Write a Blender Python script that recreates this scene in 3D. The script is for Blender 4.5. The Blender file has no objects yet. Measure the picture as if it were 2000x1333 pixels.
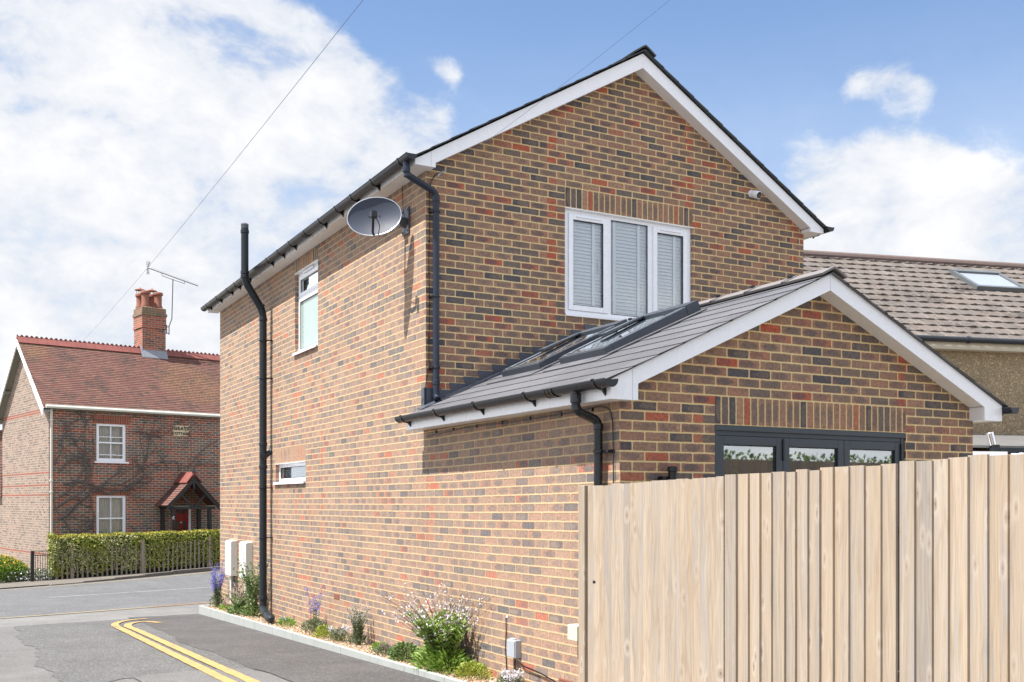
import bpy, bmesh, math, random
from mathutils import Vector, Matrix
from math import sin, cos, pi, radians, floor, sqrt, atan2
random.seed(7)
S = bpy.context.scene
COL = S.collection

# ------------------------------------------------------------------ camera
F_PX, TH, Y0 = 2014.9, 0.50274, 979.5
CAM = Vector((-4.3303, -6.2385, 0.0))
cd = bpy.data.cameras.new('camera')
cam = bpy.data.objects.new('camera', cd); COL.objects.link(cam)
cam.location = CAM
cam.rotation_euler = (pi/2, 0, -TH)
cd.sensor_width = 36; cd.lens = F_PX/2000*36
cd.shift_y = (Y0-666.5)/2000
cd.clip_start = 0.1; cd.clip_end = 3000
S.camera = cam
S.render.resolution_x, S.render.resolution_y = 1024, 682
FWD = Vector((sin(TH), cos(TH), 0)); RGT = Vector((cos(TH), -sin(TH), 0))

# ------------------------------------------------------------------ exposure, sun, sky
S.view_settings.view_transform = 'Standard'; S.view_settings.look = 'None'
S.view_settings.gamma = 1; S.view_settings.exposure = 1.5
TOSUN = Vector((-0.479, 0.022, 0.877)).normalized()
sl = bpy.data.lights.new('sun', 'SUN'); sl.energy = 3.7; sl.angle = radians(0.55); sl.color = (1.0, 0.965, 0.92)
sun = bpy.data.objects.new('sun', sl); COL.objects.link(sun)
sun.rotation_euler = TOSUN.to_track_quat('Z', 'Y').to_euler(); sun.location = (0, 0, 30)

W = bpy.data.worlds.new('World'); S.world = W; W.use_nodes = True
wn, wl = W.node_tree.nodes, W.node_tree.links
wn.clear()
def wm(op, a, b=None, c=None, clamp=False):
    n = wn.new('ShaderNodeMath'); n.operation = op; n.use_clamp = clamp
    for i, v in enumerate((a, b, c)):
        if v is None: continue
        if isinstance(v, (int, float)): n.inputs[i].default_value = v
        else: wl.new(v, n.inputs[i])
    return n.outputs[0]
sky = wn.new('ShaderNodeTexSky'); sky.sky_type = 'NISHITA'; sky.sun_disc = False
sky.sun_elevation = math.asin(TOSUN.z); sky.sun_rotation = atan2(TOSUN.x, TOSUN.y)
sky.air_density = 1.0; sky.dust_density = 0.6; sky.ozone_density = 3.5
tc = wn.new('ShaderNodeTexCoord'); DIRV = tc.outputs['Generated']
BLOBS = [(-150,150,230,1),(30,60,110,1),(60,170,120,1),(150,130,80,1),(190,215,60,.7),(340,150,80,1),(300,210,60,.6),(420,110,75,1),(520,110,70,1),(600,150,70,1),
 (600,230,75,.9),(490,210,90,1),(400,220,60,.8),(700,200,50,.5),(740,260,55,.7),(820,250,40,.5),(865,130,18,.5),(890,150,14,.4),
 (240,280,60,.8),(330,300,50,.6),(450,300,80,.9),(620,330,100,1),(720,330,80,.9),(810,300,50,.7),(330,400,100,1),(60,450,70,.8),(-60,520,200,1),(150,540,170,1),
 (450,430,130,1),(300,700,260,1),(620,480,170,1),(60,700,260,1),(-300,400,300,1),(560,700,300,1),
 (1735,150,40,.85),(1795,180,32,.6),(1665,162,30,.6),(1660,320,45,.5),(1740,310,55,.75),(1830,320,45,.6),(1580,320,45,.45),(1530,360,55,.45),
 (1820,430,50,.9),(1900,460,70,.9),(1990,430,60,.8),(1720,470,60,.8),(2150,520,120,1),(1900,560,130,1),(1640,450,50,.6),(1660,540,100,.9)]
def pxdir(px, py):
    return (FWD+RGT*((px-1000)/F_PX)+Vector((0, 0, 1))*((Y0-py)/F_PX))
acc = None
for (bx, by, r, w) in BLOBS:
    d = pxdir(bx, by); L = d.length; d = d.normalized()
    sig = r/F_PX/L
    dt = wn.new('ShaderNodeVectorMath'); dt.operation = 'DOT_PRODUCT'
    wl.new(DIRV, dt.inputs[0]); dt.inputs[1].default_value = d
    k = 1/(sig*sig)
    e = wm('EXPONENT', wm('MULTIPLY_ADD', dt.outputs['Value'], k, -k))
    acc = wm('MULTIPLY', e, w) if acc is None else wm('MULTIPLY_ADD', e, w, acc)
def wnoise(scale, det, rough, off=0, stretch=(1, 1, 1.6), dist=0.3):
    mp = wn.new('ShaderNodeMapping'); wl.new(DIRV, mp.inputs['Vector'])
    mp.inputs['Scale'].default_value = stretch; mp.inputs['Location'].default_value = (off, off*.7, off*.3)
    n = wn.new('ShaderNodeTexNoise'); n.inputs['Scale'].default_value = scale; n.inputs['Detail'].default_value = det
    n.inputs['Roughness'].default_value = rough; n.inputs['Distortion'].default_value = dist
    wl.new(mp.outputs['Vector'], n.inputs['Vector']); return n.outputs['Fac']
nA = wnoise(9, 9, .58); nB = wnoise(30, 8, .6, 3.1); nC = wnoise(2.6, 7, .55, 8.0)
accs = wm('MINIMUM', acc, 1.0)
# outside the framed sky broken cloud, added thicker and brighter for fill light
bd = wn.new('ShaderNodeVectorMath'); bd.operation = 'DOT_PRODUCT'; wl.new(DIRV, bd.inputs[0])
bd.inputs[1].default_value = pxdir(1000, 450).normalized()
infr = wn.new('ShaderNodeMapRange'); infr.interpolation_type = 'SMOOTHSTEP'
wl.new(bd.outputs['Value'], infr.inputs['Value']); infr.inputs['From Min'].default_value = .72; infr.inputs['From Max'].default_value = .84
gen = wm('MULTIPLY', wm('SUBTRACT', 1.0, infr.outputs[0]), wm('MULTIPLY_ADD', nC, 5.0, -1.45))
dens = wm('ADD', wm('ADD', wm('MULTIPLY_ADD', accs, 1.35, -.91), gen), wm('MULTIPLY_ADD', nA, 2.8, -1.35))
dens = wm('ADD', dens, wm('MULTIPLY_ADD', nB, .75, -.375))
mr = wn.new('ShaderNodeMapRange'); mr.interpolation_type = 'SMOOTHSTEP'
wl.new(dens, mr.inputs['Value']); mr.inputs['From Min'].default_value = -.30; mr.inputs['From Max'].default_value = .46
# thin haze near the horizon
sp = wn.new('ShaderNodeSeparateXYZ'); wl.new(DIRV, sp.inputs[0])
hz = wn.new('ShaderNodeMapRange'); hz.interpolation_type = 'SMOOTHSTEP'; wl.new(sp.outputs['Z'], hz.inputs['Value'])
hz.inputs['From Min'].default_value = .46; hz.inputs['From Max'].default_value = .02; hz.inputs['To Min'].default_value = 0; hz.inputs['To Max'].default_value = .9
cov = wm('MAXIMUM', wm('MULTIPLY', mr.outputs[0], .97), hz.outputs[0], clamp=True)
cov = wm('SUBTRACT', 1.0, wm('MULTIPLY', wm('SUBTRACT', 1.0, wm('MULTIPLY', mr.outputs[0], .97)), wm('SUBTRACT', 1.0, hz.outputs[0])))
cr = wn.new('ShaderNodeValToRGB'); wl.new(wm('MULTIPLY_ADD', nA, .7, wm('MULTIPLY', nB, .3)), cr.inputs[0])
cr.color_ramp.elements[0].position = .40; cr.color_ramp.elements[0].color = (.74, .785, .87, 1)
cr.color_ramp.elements[1].position = .62; cr.color_ramp.elements[1].color = (1, 1, 1, 1)
b1 = wn.new('ShaderNodeBackground'); wl.new(sky.outputs[0], b1.inputs['Color']); b1.inputs['Strength'].default_value = .074
b2 = wn.new('ShaderNodeBackground'); wl.new(cr.outputs[0], b2.inputs['Color']); wl.new(wm('MULTIPLY_ADD', infr.outputs[0], -.235, .60), b2.inputs['Strength'])  # unseen cloud outside the frame set brighter to lift the ambient light
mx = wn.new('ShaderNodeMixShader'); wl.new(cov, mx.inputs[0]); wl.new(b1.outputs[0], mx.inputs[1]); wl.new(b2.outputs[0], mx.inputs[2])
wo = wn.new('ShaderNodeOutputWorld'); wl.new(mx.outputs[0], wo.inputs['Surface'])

# ------------------------------------------------------------------ materials
class NT:
    def __init__(s, name):
        m = bpy.data.materials.new(name); m.use_nodes = True
        s.m = m; s.n = m.node_tree.nodes; s.l = m.node_tree.links; s.n.clear()
        s.out = s.n.new('ShaderNodeOutputMaterial'); s.b = s.n.new('ShaderNodeBsdfPrincipled')
        s.l.new(s.b.outputs[0], s.out.inputs[0])
    def m_(s, op, a, b=None, c=None, clamp=False):
        n = s.n.new('ShaderNodeMath'); n.operation = op; n.use_clamp = clamp
        for i, v in enumerate((a, b, c)):
            if v is None: continue
            if isinstance(v, (int, float)): n.inputs[i].default_value = v
            else: s.l.new(v, n.inputs[i])
        return n.outputs[0]
    def noise(s, vec, scale, det=4, rough=.55, dist=0, col=False):
        n = s.n.new('ShaderNodeTexNoise'); n.inputs['Scale'].default_value = scale; n.inputs['Detail'].default_value = det
        n.inputs['Roughness'].default_value = rough; n.inputs['Distortion'].default_value = dist
        s.l.new(vec, n.inputs['Vector']); return n.outputs['Color' if col else 'Fac']
    def ramp(s, fac, stops, interp='LINEAR'):
        n = s.n.new('ShaderNodeValToRGB'); n.color_ramp.interpolation = interp
        e = n.color_ramp.elements
        while len(e) < len(stops): e.new(.5)
        for i, (p, c) in enumerate(stops):
            e[i].position = p; e[i].color = (c[0], c[1], c[2], 1) if not isinstance(c, (int, float)) else (c, c, c, 1)
        s.l.new(fac, n.inputs[0]); return n.outputs[0]
    def mix(s, f, a, b, mode='MIX'):
        n = s.n.new('ShaderNodeMix'); n.data_type = 'RGBA'; n.blend_type = mode
        for i, v in ((0, f), (6, a), (7, b)):
            if isinstance(v, (int, float)): n.inputs[i].default_value = v
            elif isinstance(v, tuple): n.inputs[i].default_value = (v[0], v[1], v[2], 1)
            else: s.l.new(v, n.inputs[i])
        return n.outputs[2]
    def smooth(s, v, a, b, lo=0, hi=1):
        n = s.n.new('ShaderNodeMapRange'); n.interpolation_type = 'SMOOTHSTEP'; s.l.new(v, n.inputs[0])
        n.inputs[1].default_value = a; n.inputs[2].default_value = b; n.inputs[3].default_value = lo; n.inputs[4].default_value = hi
        return n.outputs[0]
    def coord(s, w='Object'):
        return s.n.new('ShaderNodeTexCoord').outputs[w]
    def mapping(s, vec, scale=(1, 1, 1), loc=(0, 0, 0), rot=(0, 0, 0)):
        n = s.n.new('ShaderNodeMapping'); s.l.new(vec, n.inputs[0]); n.inputs['Scale'].default_value = scale
        n.inputs['Location'].default_value = loc; n.inputs['Rotation'].default_value = rot; return n.outputs[0]
    def sep(s, vec):
        n = s.n.new('ShaderNodeSeparateXYZ'); s.l.new(vec, n.inputs[0]); return n.outputs
    def comb(s, x, y, z=0):
        n = s.n.new('ShaderNodeCombineXYZ')
        for i, v in enumerate((x, y, z)):
            if isinstance(v, (int, float)): n.inputs[i].default_value = v
            else: s.l.new(v, n.inputs[i])
        return n.outputs[0]
    def white(s, vec):
        n = s.n.new('ShaderNodeTexWhiteNoise'); n.noise_dimensions = '3D'; s.l.new(vec, n.inputs['Vector']); return n.outputs
    def bump(s, h, strength=.5, dist=.01, nrm=None):
        n = s.n.new('ShaderNodeBump'); n.inputs['Strength'].default_value = strength; n.inputs['Distance'].default_value = dist
        s.l.new(h, n.inputs['Height'])
        if nrm: s.l.new(nrm, n.inputs['Normal'])
        s.l.new(n.outputs[0], s.b.inputs['Normal']); return n.outputs[0]
    def set(s, **k):
        for a, v in k.items():
            i = s.b.inputs[a.replace('_', ' ')]
            if isinstance(v, (int, float)): i.default_value = v
            elif isinstance(v, tuple): i.default_value = (v[0], v[1], v[2], 1)
            else: s.l.new(v, i)

def M_brick(name, L=.225, H=.075, stagger=.5, stops=None, mortar=(.62, .475, .24), swap=False, red_bands=(), kiss=.75, mw=.0064, seed=0., course_red=(), dirt=0., perpf=.25, spotc=((.07, .064, .07), (.155, .12, .09))):
    t = NT(name)
    uv = t.coord('UV'); x, y, _ = t.sep(uv)
    nz = t.noise(uv, 26, 3, .6, col=True); nx, ny, _ = t.sep(nz)
    lo = t.noise(uv, 1.3, 3, .6)
    x2 = t.m_('MULTIPLY_ADD', nx, .011, t.m_('ADD', x, -.0055)); y2 = t.m_('MULTIPLY_ADD', ny, .0085, t.m_('ADD', y, -.00425))
    row = t.m_('FLOOR', t.m_('DIVIDE', y2, H)); par = t.m_('FLOORED_MODULO', row, 2.)
    uu = t.m_('MULTIPLY_ADD', par, stagger, t.m_('DIVIDE', x2, L)); col = t.m_('FLOOR', uu)
    fu = t.m_('SUBTRACT', uu, col); fv = t.m_('SUBTRACT', t.m_('DIVIDE', y2, H), row)
    du = t.m_('MULTIPLY', t.m_('MINIMUM', fu, t.m_('SUBTRACT', 1., fu)), L)
    dv = t.m_('MULTIPLY', t.m_('MINIMUM', fv, t.m_('SUBTRACT', 1., fv)), H)
    # rounded corner distance
    iu = t.m_('MAXIMUM', t.m_('SUBTRACT', mw+.009, du), 0.); iv = t.m_('MAXIMUM', t.m_('SUBTRACT', mw+.009, dv), 0.)
    de = t.m_('SUBTRACT', mw+.009, t.m_('SQRT', t.m_('ADD', t.m_('MULTIPLY', iu, iu), t.m_('MULTIPLY', iv, iv))))
    fine = t.noise(uv, 90, 4, .7)
    de2 = t.m_('MULTIPLY_ADD', fine, .0045, t.m_('ADD', de, -.0022))
    bm = t.smooth(de2, mw-.0008, mw+.0016)
    wv = t.white(t.comb(col, row, seed)); r1 = wv[0]; rc = t.sep(wv[1])
    stops = stops or [(0, (.37, .082, .04)), (.05, (.35, .105, .058)), (.12, (.31, .155, .10)), (.30, (.245, .142, .095)), (.44, (.33, .19, .12)), (.58, (.19, .122, .088)), (.70, (.285, .168, .108)), (.80, (.15, .11, .09)), (.90, (.085, .075, .077)), (1, (.058, .056, .062))]
    if red_bands:
        g = 0.
        for (a, b) in red_bands:
            c1 = t.m_('MULTIPLY', t.m_('GREATER_THAN', x, a), t.m_('LESS_THAN', x, b))
            g = c1 if g == 0. else t.m_('MAXIMUM', g, c1)
        hit = t.m_('MULTIPLY', g, t.m_('LESS_THAN', rc[1], .42))
        r1 = t.m_('MULTIPLY', r1, t.m_('SUBTRACT', 1., t.m_('MULTIPLY', hit, .93)))
    base = t.ramp(r1, stops)
    if course_red:
        g = 0.
        for (a, b) in course_red:
            c1 = t.m_('MULTIPLY', t.m_('GREATER_THAN', y, a), t.m_('LESS_THAN', y, b)); g = c1 if g == 0. else t.m_('MAXIMUM', g, c1)
        base = t.mix(g, base, t.mix(rc[0], (.30, .07, .035), (.20, .05, .03)))
    # kiln kiss marks : darker / paler ellipse in the middle of the stretcher
    eu = t.m_('MULTIPLY', t.m_('SUBTRACT', fu, t.m_('MULTIPLY_ADD', rc[0], .3, .35)), 2.3); ev = t.m_('MULTIPLY', t.m_('SUBTRACT', fv, .5), 2.2)
    el = t.m_('SQRT', t.m_('ADD', t.m_('MULTIPLY', eu, eu), t.m_('MULTIPLY', ev, ev)))
    el = t.m_('MULTIPLY_ADD', t.noise(uv, 34, 3, .6), .7, t.m_('ADD', el, -.35))
    spot = t.m_('MULTIPLY', t.smooth(el, 1.0, .62), t.m_('GREATER_THAN', rc[1], 1-kiss))
    base = t.mix(t.m_('MULTIPLY', spot, t.m_('MULTIPLY_ADD', rc[2], .6, .3)), base, t.mix(rc[0], spotc[0], spotc[1]))
    edge = t.smooth(t.m_('MULTIPLY_ADD', t.noise(uv, 20, 3, .6), .012, de), mw+.0150, mw+.006)
    base = t.mix(t.m_('MULTIPLY', edge, t.m_('MULTIPLY', rc[2], .75)), base, (.33, .115, .07))
    base = t.mix(.8, base, t.ramp(t.noise(uv, 38, 6, .72), [(.3, .28), (.5, .52), (.70, .78)]), 'OVERLAY')
    pit = t.smooth(t.noise(uv, 150, 2, .5), .70, .76)
    base = t.mix(t.m_('MULTIPLY', pit, .7), base, (.03, .028, .03))
    mc = t.mix(.6, mortar, t.ramp(t.noise(uv, 40, 5, .7), [(.3, .36), (.7, .66)]), 'OVERLAY')
    perp = t.m_('MULTIPLY', t.smooth(dv, mw+.001, mw+.004), perpf)
    mc = t.mix(perp, mc, t.mix(.5, base, mc))
    mot = t.noise(uv, 11, 5, .65)
    base = t.mix(t.m_('MULTIPLY', t.smooth(mot, .52, .66), .45), base, t.mix(rc[2], spotc[0], spotc[1]))
    base = t.mix(t.m_('MULTIPLY', t.smooth(t.noise(t.mapping(uv, (1, 1, 1), (3, 7, 0)), 9, 4, .6), .58, .70), .4), base, (.36, .15, .09))
    c = t.mix(bm, mc, base)
    c = t.mix(.35, c, t.ramp(lo, [(.3, .42), (.7, .60)]), 'OVERLAY')
    if dirt:
        st = t.smooth(t.noise(t.mapping(uv, (1, .25, 1)), 3., 5, .6), .52, .72)
        c = t.mix(t.m_('MULTIPLY', st, dirt), c, (.09, .075, .06))
    ef = t.smooth(t.noise(t.mapping(uv, (1, 2.2, 1)), 7., 6, .7), .70, .78)
    c = t.mix(t.m_('MULTIPLY', ef, .35), c, (.55, .52, .46))
    chp = t.smooth(t.noise(uv, 19, 4, .65), .66, .74); c = t.mix(t.m_('MULTIPLY', t.m_('MULTIPLY', chp, edge), .8), c, mc)
    t.set(Base_Color=c, Roughness=.88)
    h = t.m_('ADD', t.m_('MULTIPLY', bm, 1.), t.m_('MULTIPLY', t.noise(uv, 120, 4, .7), .22))
    t.bump(h, .9, .006)
    return t.m

def M_plain(name, col, rough=.4, metal=0., nz=.08, scale=8., bump=0., spec=.5, coat=0., streak=False):
    t = NT(name); c = t.coord('Object')
    v = t.mapping(c, (6, 6, .8)) if streak else c
    f = t.noise(v, scale, 5, .6)
    lo = tuple(x*(1-nz) for x in col); hi = tuple(min(1, x*(1+nz)) for x in col)
    t.set(Base_Color=t.mix(f, lo, hi), Roughness=t.smooth(f, .2, .8, max(.02, rough-.06), min(1, rough+.08)), Metallic=metal, Coat_Weight=coat)
    t.b.inputs['Specular IOR Level'].default_value = spec
    if bump: t.bump(t.noise(c, scale*6, 4, .6), bump, .004)
    return t.m

def M_asphalt(name, base, var=.35, chips=.25, scale=1., patch=.5):
    t = NT(name); c = t.coord('Object')
    vo = t.n.new('ShaderNodeTexVoronoi'); vo.inputs['Scale'].default_value = 95*scale; t.l.new(c, vo.inputs['Vector'])
    cc = t.sep(vo.outputs['Color'])[0]
    a = t.ramp(cc, [(0, tuple(x*(1-var) for x in base)), (.6, base), (.86, tuple(x*(1+var*.6) for x in base)), (1., tuple(min(1, x*(1+chips*5)) for x in base))])
    n1 = t.noise(c, 1.1, 6, .65); n2 = t.noise(t.mapping(c, (1, .35, 1)), 2.3, 6, .7); n3 = t.noise(c, 300, 2, .5)
    a = t.mix(patch, a, t.ramp(n1, [(.28, .36), (.5, .5), (.72, .66)]), 'OVERLAY')
    a = t.mix(.5, a, t.ramp(n2, [(.3, .4), (.7, .6)]), 'OVERLAY')
    a = t.mix(.5, a, t.ramp(n3, [(.3, .35), (.7, .65)]), 'OVERLAY')
    vc = t.n.new('ShaderNodeTexVoronoi'); vc.feature = 'DISTANCE_TO_EDGE'; vc.inputs['Scale'].default_value = .55
    dc = t.n.new('ShaderNodeVectorMath'); dc.operation = 'MULTIPLY_ADD'; t.l.new(t.noise(c, 3.5, 5, .7, col=True), dc.inputs[0]); dc.inputs[1].default_value = (.7, .7, .7); t.l.new(c, dc.inputs[2]); t.l.new(dc.outputs[0], vc.inputs['Vector'])
    ck = t.m_('MULTIPLY', t.smooth(vc.outputs['Distance'], .010, .003), t.smooth(t.noise(c, .6, 2, .5), .52, .6))
    a = t.mix(t.m_('MULTIPLY', ck, .6), a, tuple(x*.35 for x in base))
    sp = t.smooth(t.noise(c, 21, 4, .6), .68, .75)
    a = t.mix(t.m_('MULTIPLY', sp, .35), a, tuple(x*.45 for x in base))
    t.set(Base_Color=a, Roughness=.9)
    t.bump(t.m_('ADD', cc, t.m_('MULTIPLY', n1, .6)), .5, .004)
    return t.m

def M_paintline(name, col, wear=.45, under=(.08, .08, .08)):
    t = NT(name); c = t.coord('Object')
    w = t.smooth(t.m_('MULTIPLY_ADD', t.noise(c, 60, 4, .75), .55, t.m_('MULTIPLY', t.noise(c, 5, 4, .6), .5)), .60-.14*wear, .68)
    t.set(Base_Color=t.mix(t.m_('MULTIPLY', w, .8), t.mix(t.noise(c, 9), tuple(x*.85 for x in col), tuple(x*1.1 for x in col)), under), Roughness=.75)
    t.bump(t.noise(c, 90, 3, .6), .35, .003); return t.m

def M_slate(name, base=(.12, .117, .118), w=.5, g=.25, var=.12, rough=.55):
    t = NT(name); uv = t.coord('UV'); x, y, _ = t.sep(uv)
    row = t.m_('FLOOR', t.m_('DIVIDE', y, g)); uu = t.m_('MULTIPLY_ADD', t.m_('FLOORED_MODULO', row, 2.), .5, t.m_('DIVIDE', x, w))
    col = t.m_('FLOOR', uu); fu = t.m_('SUBTRACT', uu, col)
    r = t.white(t.comb(col, row, 3.))[0]
    j = t.smooth(t.m_('MULTIPLY', t.m_('MINIMUM', fu, t.m_('SUBTRACT', 1., fu)), w), .0028, .0045)
    c = t.mix(r, tuple(v*(1-var) for v in base), tuple(v*(1+var) for v in base))
    c = t.mix(.4, c, t.ramp(t.noise(t.mapping(uv, (1, 3, 1)), 7, 6, .65), [(.3, .4), (.7, .6)]), 'OVERLAY')
    c = t.mix(t.m_('SUBTRACT', 1., j), c, (.02, .02, .022))
    t.set(Base_Color=c, Roughness=t.m_('MULTIPLY_ADD', r, .12, rough-.06)); t.b.inputs['Specular IOR Level'].default_value = .5
    t.bump(t.m_('ADD', j, t.m_('MULTIPLY', t.noise(uv, 60, 4, .6), .15)), .5, .003); return t.m

def M_tiles(name, cols, w=.165, g=.1, lichen=(.42, .22, .04), lich=.0, pale=(.3, .26, .2), palef=.2, dark=.4, cl=False):
    t = NT(name); uv = t.coord('UV'); x, y, _ = t.sep(uv)
    row = t.m_('FLOOR', t.m_('DIVIDE', y, g)); uu = t.m_('MULTIPLY_ADD', t.m_('FLOORED_MODULO', row, 2.), .5, t.m_('DIVIDE', x, w))
    col = t.m_('FLOOR', uu); fu = t.m_('SUBTRACT', uu, col); fv = t.m_('SUBTRACT', t.m_('DIVIDE', y, g), row)
    wv = t.white(t.comb(col, row, 1.7))
    c = t.ramp(wv[0], cols)
    j = t.smooth(t.m_('MULTIPLY', t.m_('MINIMUM', fu, t.m_('SUBTRACT', 1., fu)), w), .002, .007)
    n1 = t.noise(uv, 1.1, 6, .65); n2 = t.noise(uv, 14, 5, .7); n3 = t.noise(uv, 45, 4, .7)
    c = t.mix(t.m_('MULTIPLY', t.smooth(t.m_('MULTIPLY_ADD', n1, .6, t.m_('MULTIPLY', n2, .4)), .50, .62), dark), c, (.03, .022, .02))
    c = t.mix(t.m_('MULTIPLY', t.smooth(n3, .55, .68), palef), c, pale)
    if lich:
        def gb(cx, cy, rx, ry):
            a = t.m_('MULTIPLY', t.m_('SUBTRACT', x, cx), 1/rx); b = t.m_('MULTIPLY', t.m_('SUBTRACT', y, cy), 1/ry)
            return t.m_('EXPONENT', t.m_('MULTIPLY', t.m_('ADD', t.m_('MULTIPLY', a, a), t.m_('MULTIPLY', b, b)), -1.))
        g_ = t.m_('MAXIMUM', gb(.35, 3.3, .5, .8), t.m_('MAXIMUM', gb(5.2, 1.9, 1.1, 1.2), t.m_('MULTIPLY', gb(2., 3.5, 2.5, .2), .6)))
        lx = t.m_('MULTIPLY', t.smooth(g_, .12, .7), t.smooth(t.noise(uv, 13, 5, .75), .46, .58))
        c = t.mix(t.m_('MULTIPLY', lx, .7), c, t.mix(n3, (.33, .17, .04), (.10, .08, .05)))
    c = t.mix(t.m_('MULTIPLY', t.m_('SUBTRACT', 1., j), .35 if cl else .8), c, (.02, .015, .012))
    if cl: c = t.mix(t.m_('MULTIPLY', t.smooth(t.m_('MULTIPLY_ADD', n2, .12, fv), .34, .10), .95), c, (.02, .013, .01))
    t.set(Base_Color=c, Roughness=.9)
    t.bump(t.m_('ADD', t.m_('MULTIPLY', j, .5), t.m_('MULTIPLY', n3, .5)), .6, .006); return t.m

def M_wood(name, a=(.36, .275, .19), b=(.25, .185, .125), grey=(.26, .25, .235), greyf=.55, bw=.1, horiz=False):
    # vertical grain in object z; UV x carries the board number
    t = NT(name); uv = t.coord('UV'); u, v, _ = t.sep(uv)
    at = t.n.new('ShaderNodeAttribute'); at.attribute_name = 'rnd'; r = at.outputs['Fac']
    ro = t.m_('MULTIPLY', r, 37.)
    p = t.comb(t.m_('ADD', u, ro), v, ro)
    dist = t.noise(t.mapping(p, (7, 1.6, 1)), 1.6, 3, .5)
    pv = t.comb(t.m_('MULTIPLY_ADD', dist, .05, t.m_('ADD', u, ro)), v, ro)
    gr = t.noise(t.mapping(pv, (130, 2.2, 1)), 1., 5, .65); g2 = t.noise(t.mapping(pv, (28, .8, 1)), 1., 4, .6)
    ring = t.m_('PINGPONG', t.m_('MULTIPLY', t.noise(t.mapping(pv, (9, .55, 1)), 1., 2, .5), 14.), 1.)
    c = t.mix(t.smooth(gr, .3, .7), b, a)
    c = t.mix(t.m_('MULTIPLY', t.smooth(ring, .35, .0), .3), c, (b[0]*.72, b[1]*.64, b[2]*.56))
    c = t.mix(.6, c, t.ramp(r, [(0, (.30, .31, .33)), (.2, (.56, .53, .49)), (.4, (.42, .40, .37)), (.6, (.62, .58, .52)), (.8, (.48, .43, .36)), (1, (.57, .56, .55))]), 'OVERLAY')
    c = t.mix(t.m_('MULTIPLY', t.smooth(g2, .5, .7), greyf), c, grey)
    # knots
    vo = t.n.new('ShaderNodeTexVoronoi'); vo.voronoi_dimensions = '2D'; vo.inputs['Scale'].default_value = 1.; t.l.new(t.mapping(t.comb(t.m_('ADD', u, ro), t.m_('MULTIPLY_ADD', r, 11., v)), (10.5, 4.2, 1)), vo.inputs['Vector']); vo.inputs['Randomness'].default_value = 1.
    kn = vo.outputs['Distance']; has = t.m_('MULTIPLY', t.m_('GREATER_THAN', t.sep(vo.outputs['Color'])[1], .62), t.sep(vo.outputs['Color'])[2])
    c = t.mix(t.m_('MULTIPLY', t.m_('MULTIPLY', t.smooth(kn, .34, .20), has), .5), c, (.44, .38, .31))
    c = t.mix(t.m_('MULTIPLY', t.m_('MULTIPLY', t.smooth(kn, .17, .10), has), .55), c, (.20, .13, .08))
    c = t.mix(t.m_('MULTIPLY', t.m_('MULTIPLY', t.smooth(kn, .06, .03), has), .6), c, (.085, .05, .03))
    gw = t.smooth(t.noise(t.mapping(pv, (16, .45, 1)), 1., 5, .7), .50, .66)
    c = t.mix(t.m_('MULTIPLY', gw, .45), c, (.20, .195, .195))
    wt = t.smooth(t.noise(t.mapping(p, (40, .9, 1)), 1., 4, .7), .6, .75); c = t.mix(t.m_('MULTIPLY', wt, .4), c, (.45, .40, .33))
    # thin drying cracks
    ck = t.smooth(t.noise(t.mapping(p, (210, 1.5, 1)), 1., 2, .5), .74, .78)
    c = t.mix(t.m_('MULTIPLY', ck, .55), c, (.10, .075, .055))
    t.set(Base_Color=c, Roughness=.86)
    t.bump(t.m_('ADD', gr, t.m_('MULTIPLY', t.smooth(kn, .2, .0), .6)), .35, .003); return t.m

def M_leaf(name, cols, rough=.55, trans=.25):
    t = NT(name); at = t.n.new('ShaderNodeAttribute'); at.attribute_name = 'rnd'
    c = t.ramp(at.outputs['Fac'], cols)
    t.set(Base_Color=c, Roughness=rough)
    tr = t.n.new('ShaderNodeBsdfTranslucent'); t.l.new(c, tr.inputs[0])
    mxs = t.n.new('ShaderNodeMixShader'); mxs.inputs[0].default_value = trans
    t.l.new(t.b.outputs[0], mxs.inputs[1]); t.l.new(tr.outputs[0], mxs.inputs[2]); t.l.new(mxs.outputs[0], t.out.inputs[0])
    return t.m

def M_glass(name, tint=(.75, .8, .8), refl=.5, base=.06):
    # thin window pane: fresnel reflection over a clear (or frosted) body
    t = NT(name)
    g = t.n.new('ShaderNodeBsdfGlossy'); g.inputs['Roughness'].default_value = .015; g.inputs[0].default_value = (.95, .98, 1, 1)
    tr = t.n.new('ShaderNodeBsdfTransparent'); tr.inputs[0].default_value = (tint[0], tint[1], tint[2], 1)
    lw = t.n.new('ShaderNodeFresnel'); lw.inputs[0].default_value = 1.5
    f = t.m_('MULTIPLY_ADD', lw.outputs[0], refl*2.2, base*refl, clamp=True)
    m = t.n.new('ShaderNodeMixShader'); t.l.new(f, m.inputs[0]); t.l.new(tr.outputs[0], m.inputs[1]); t.l.new(g.outputs[0], m.inputs[2])
    t.l.new(m.outputs[0], t.out.inputs[0]); return t.m

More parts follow.
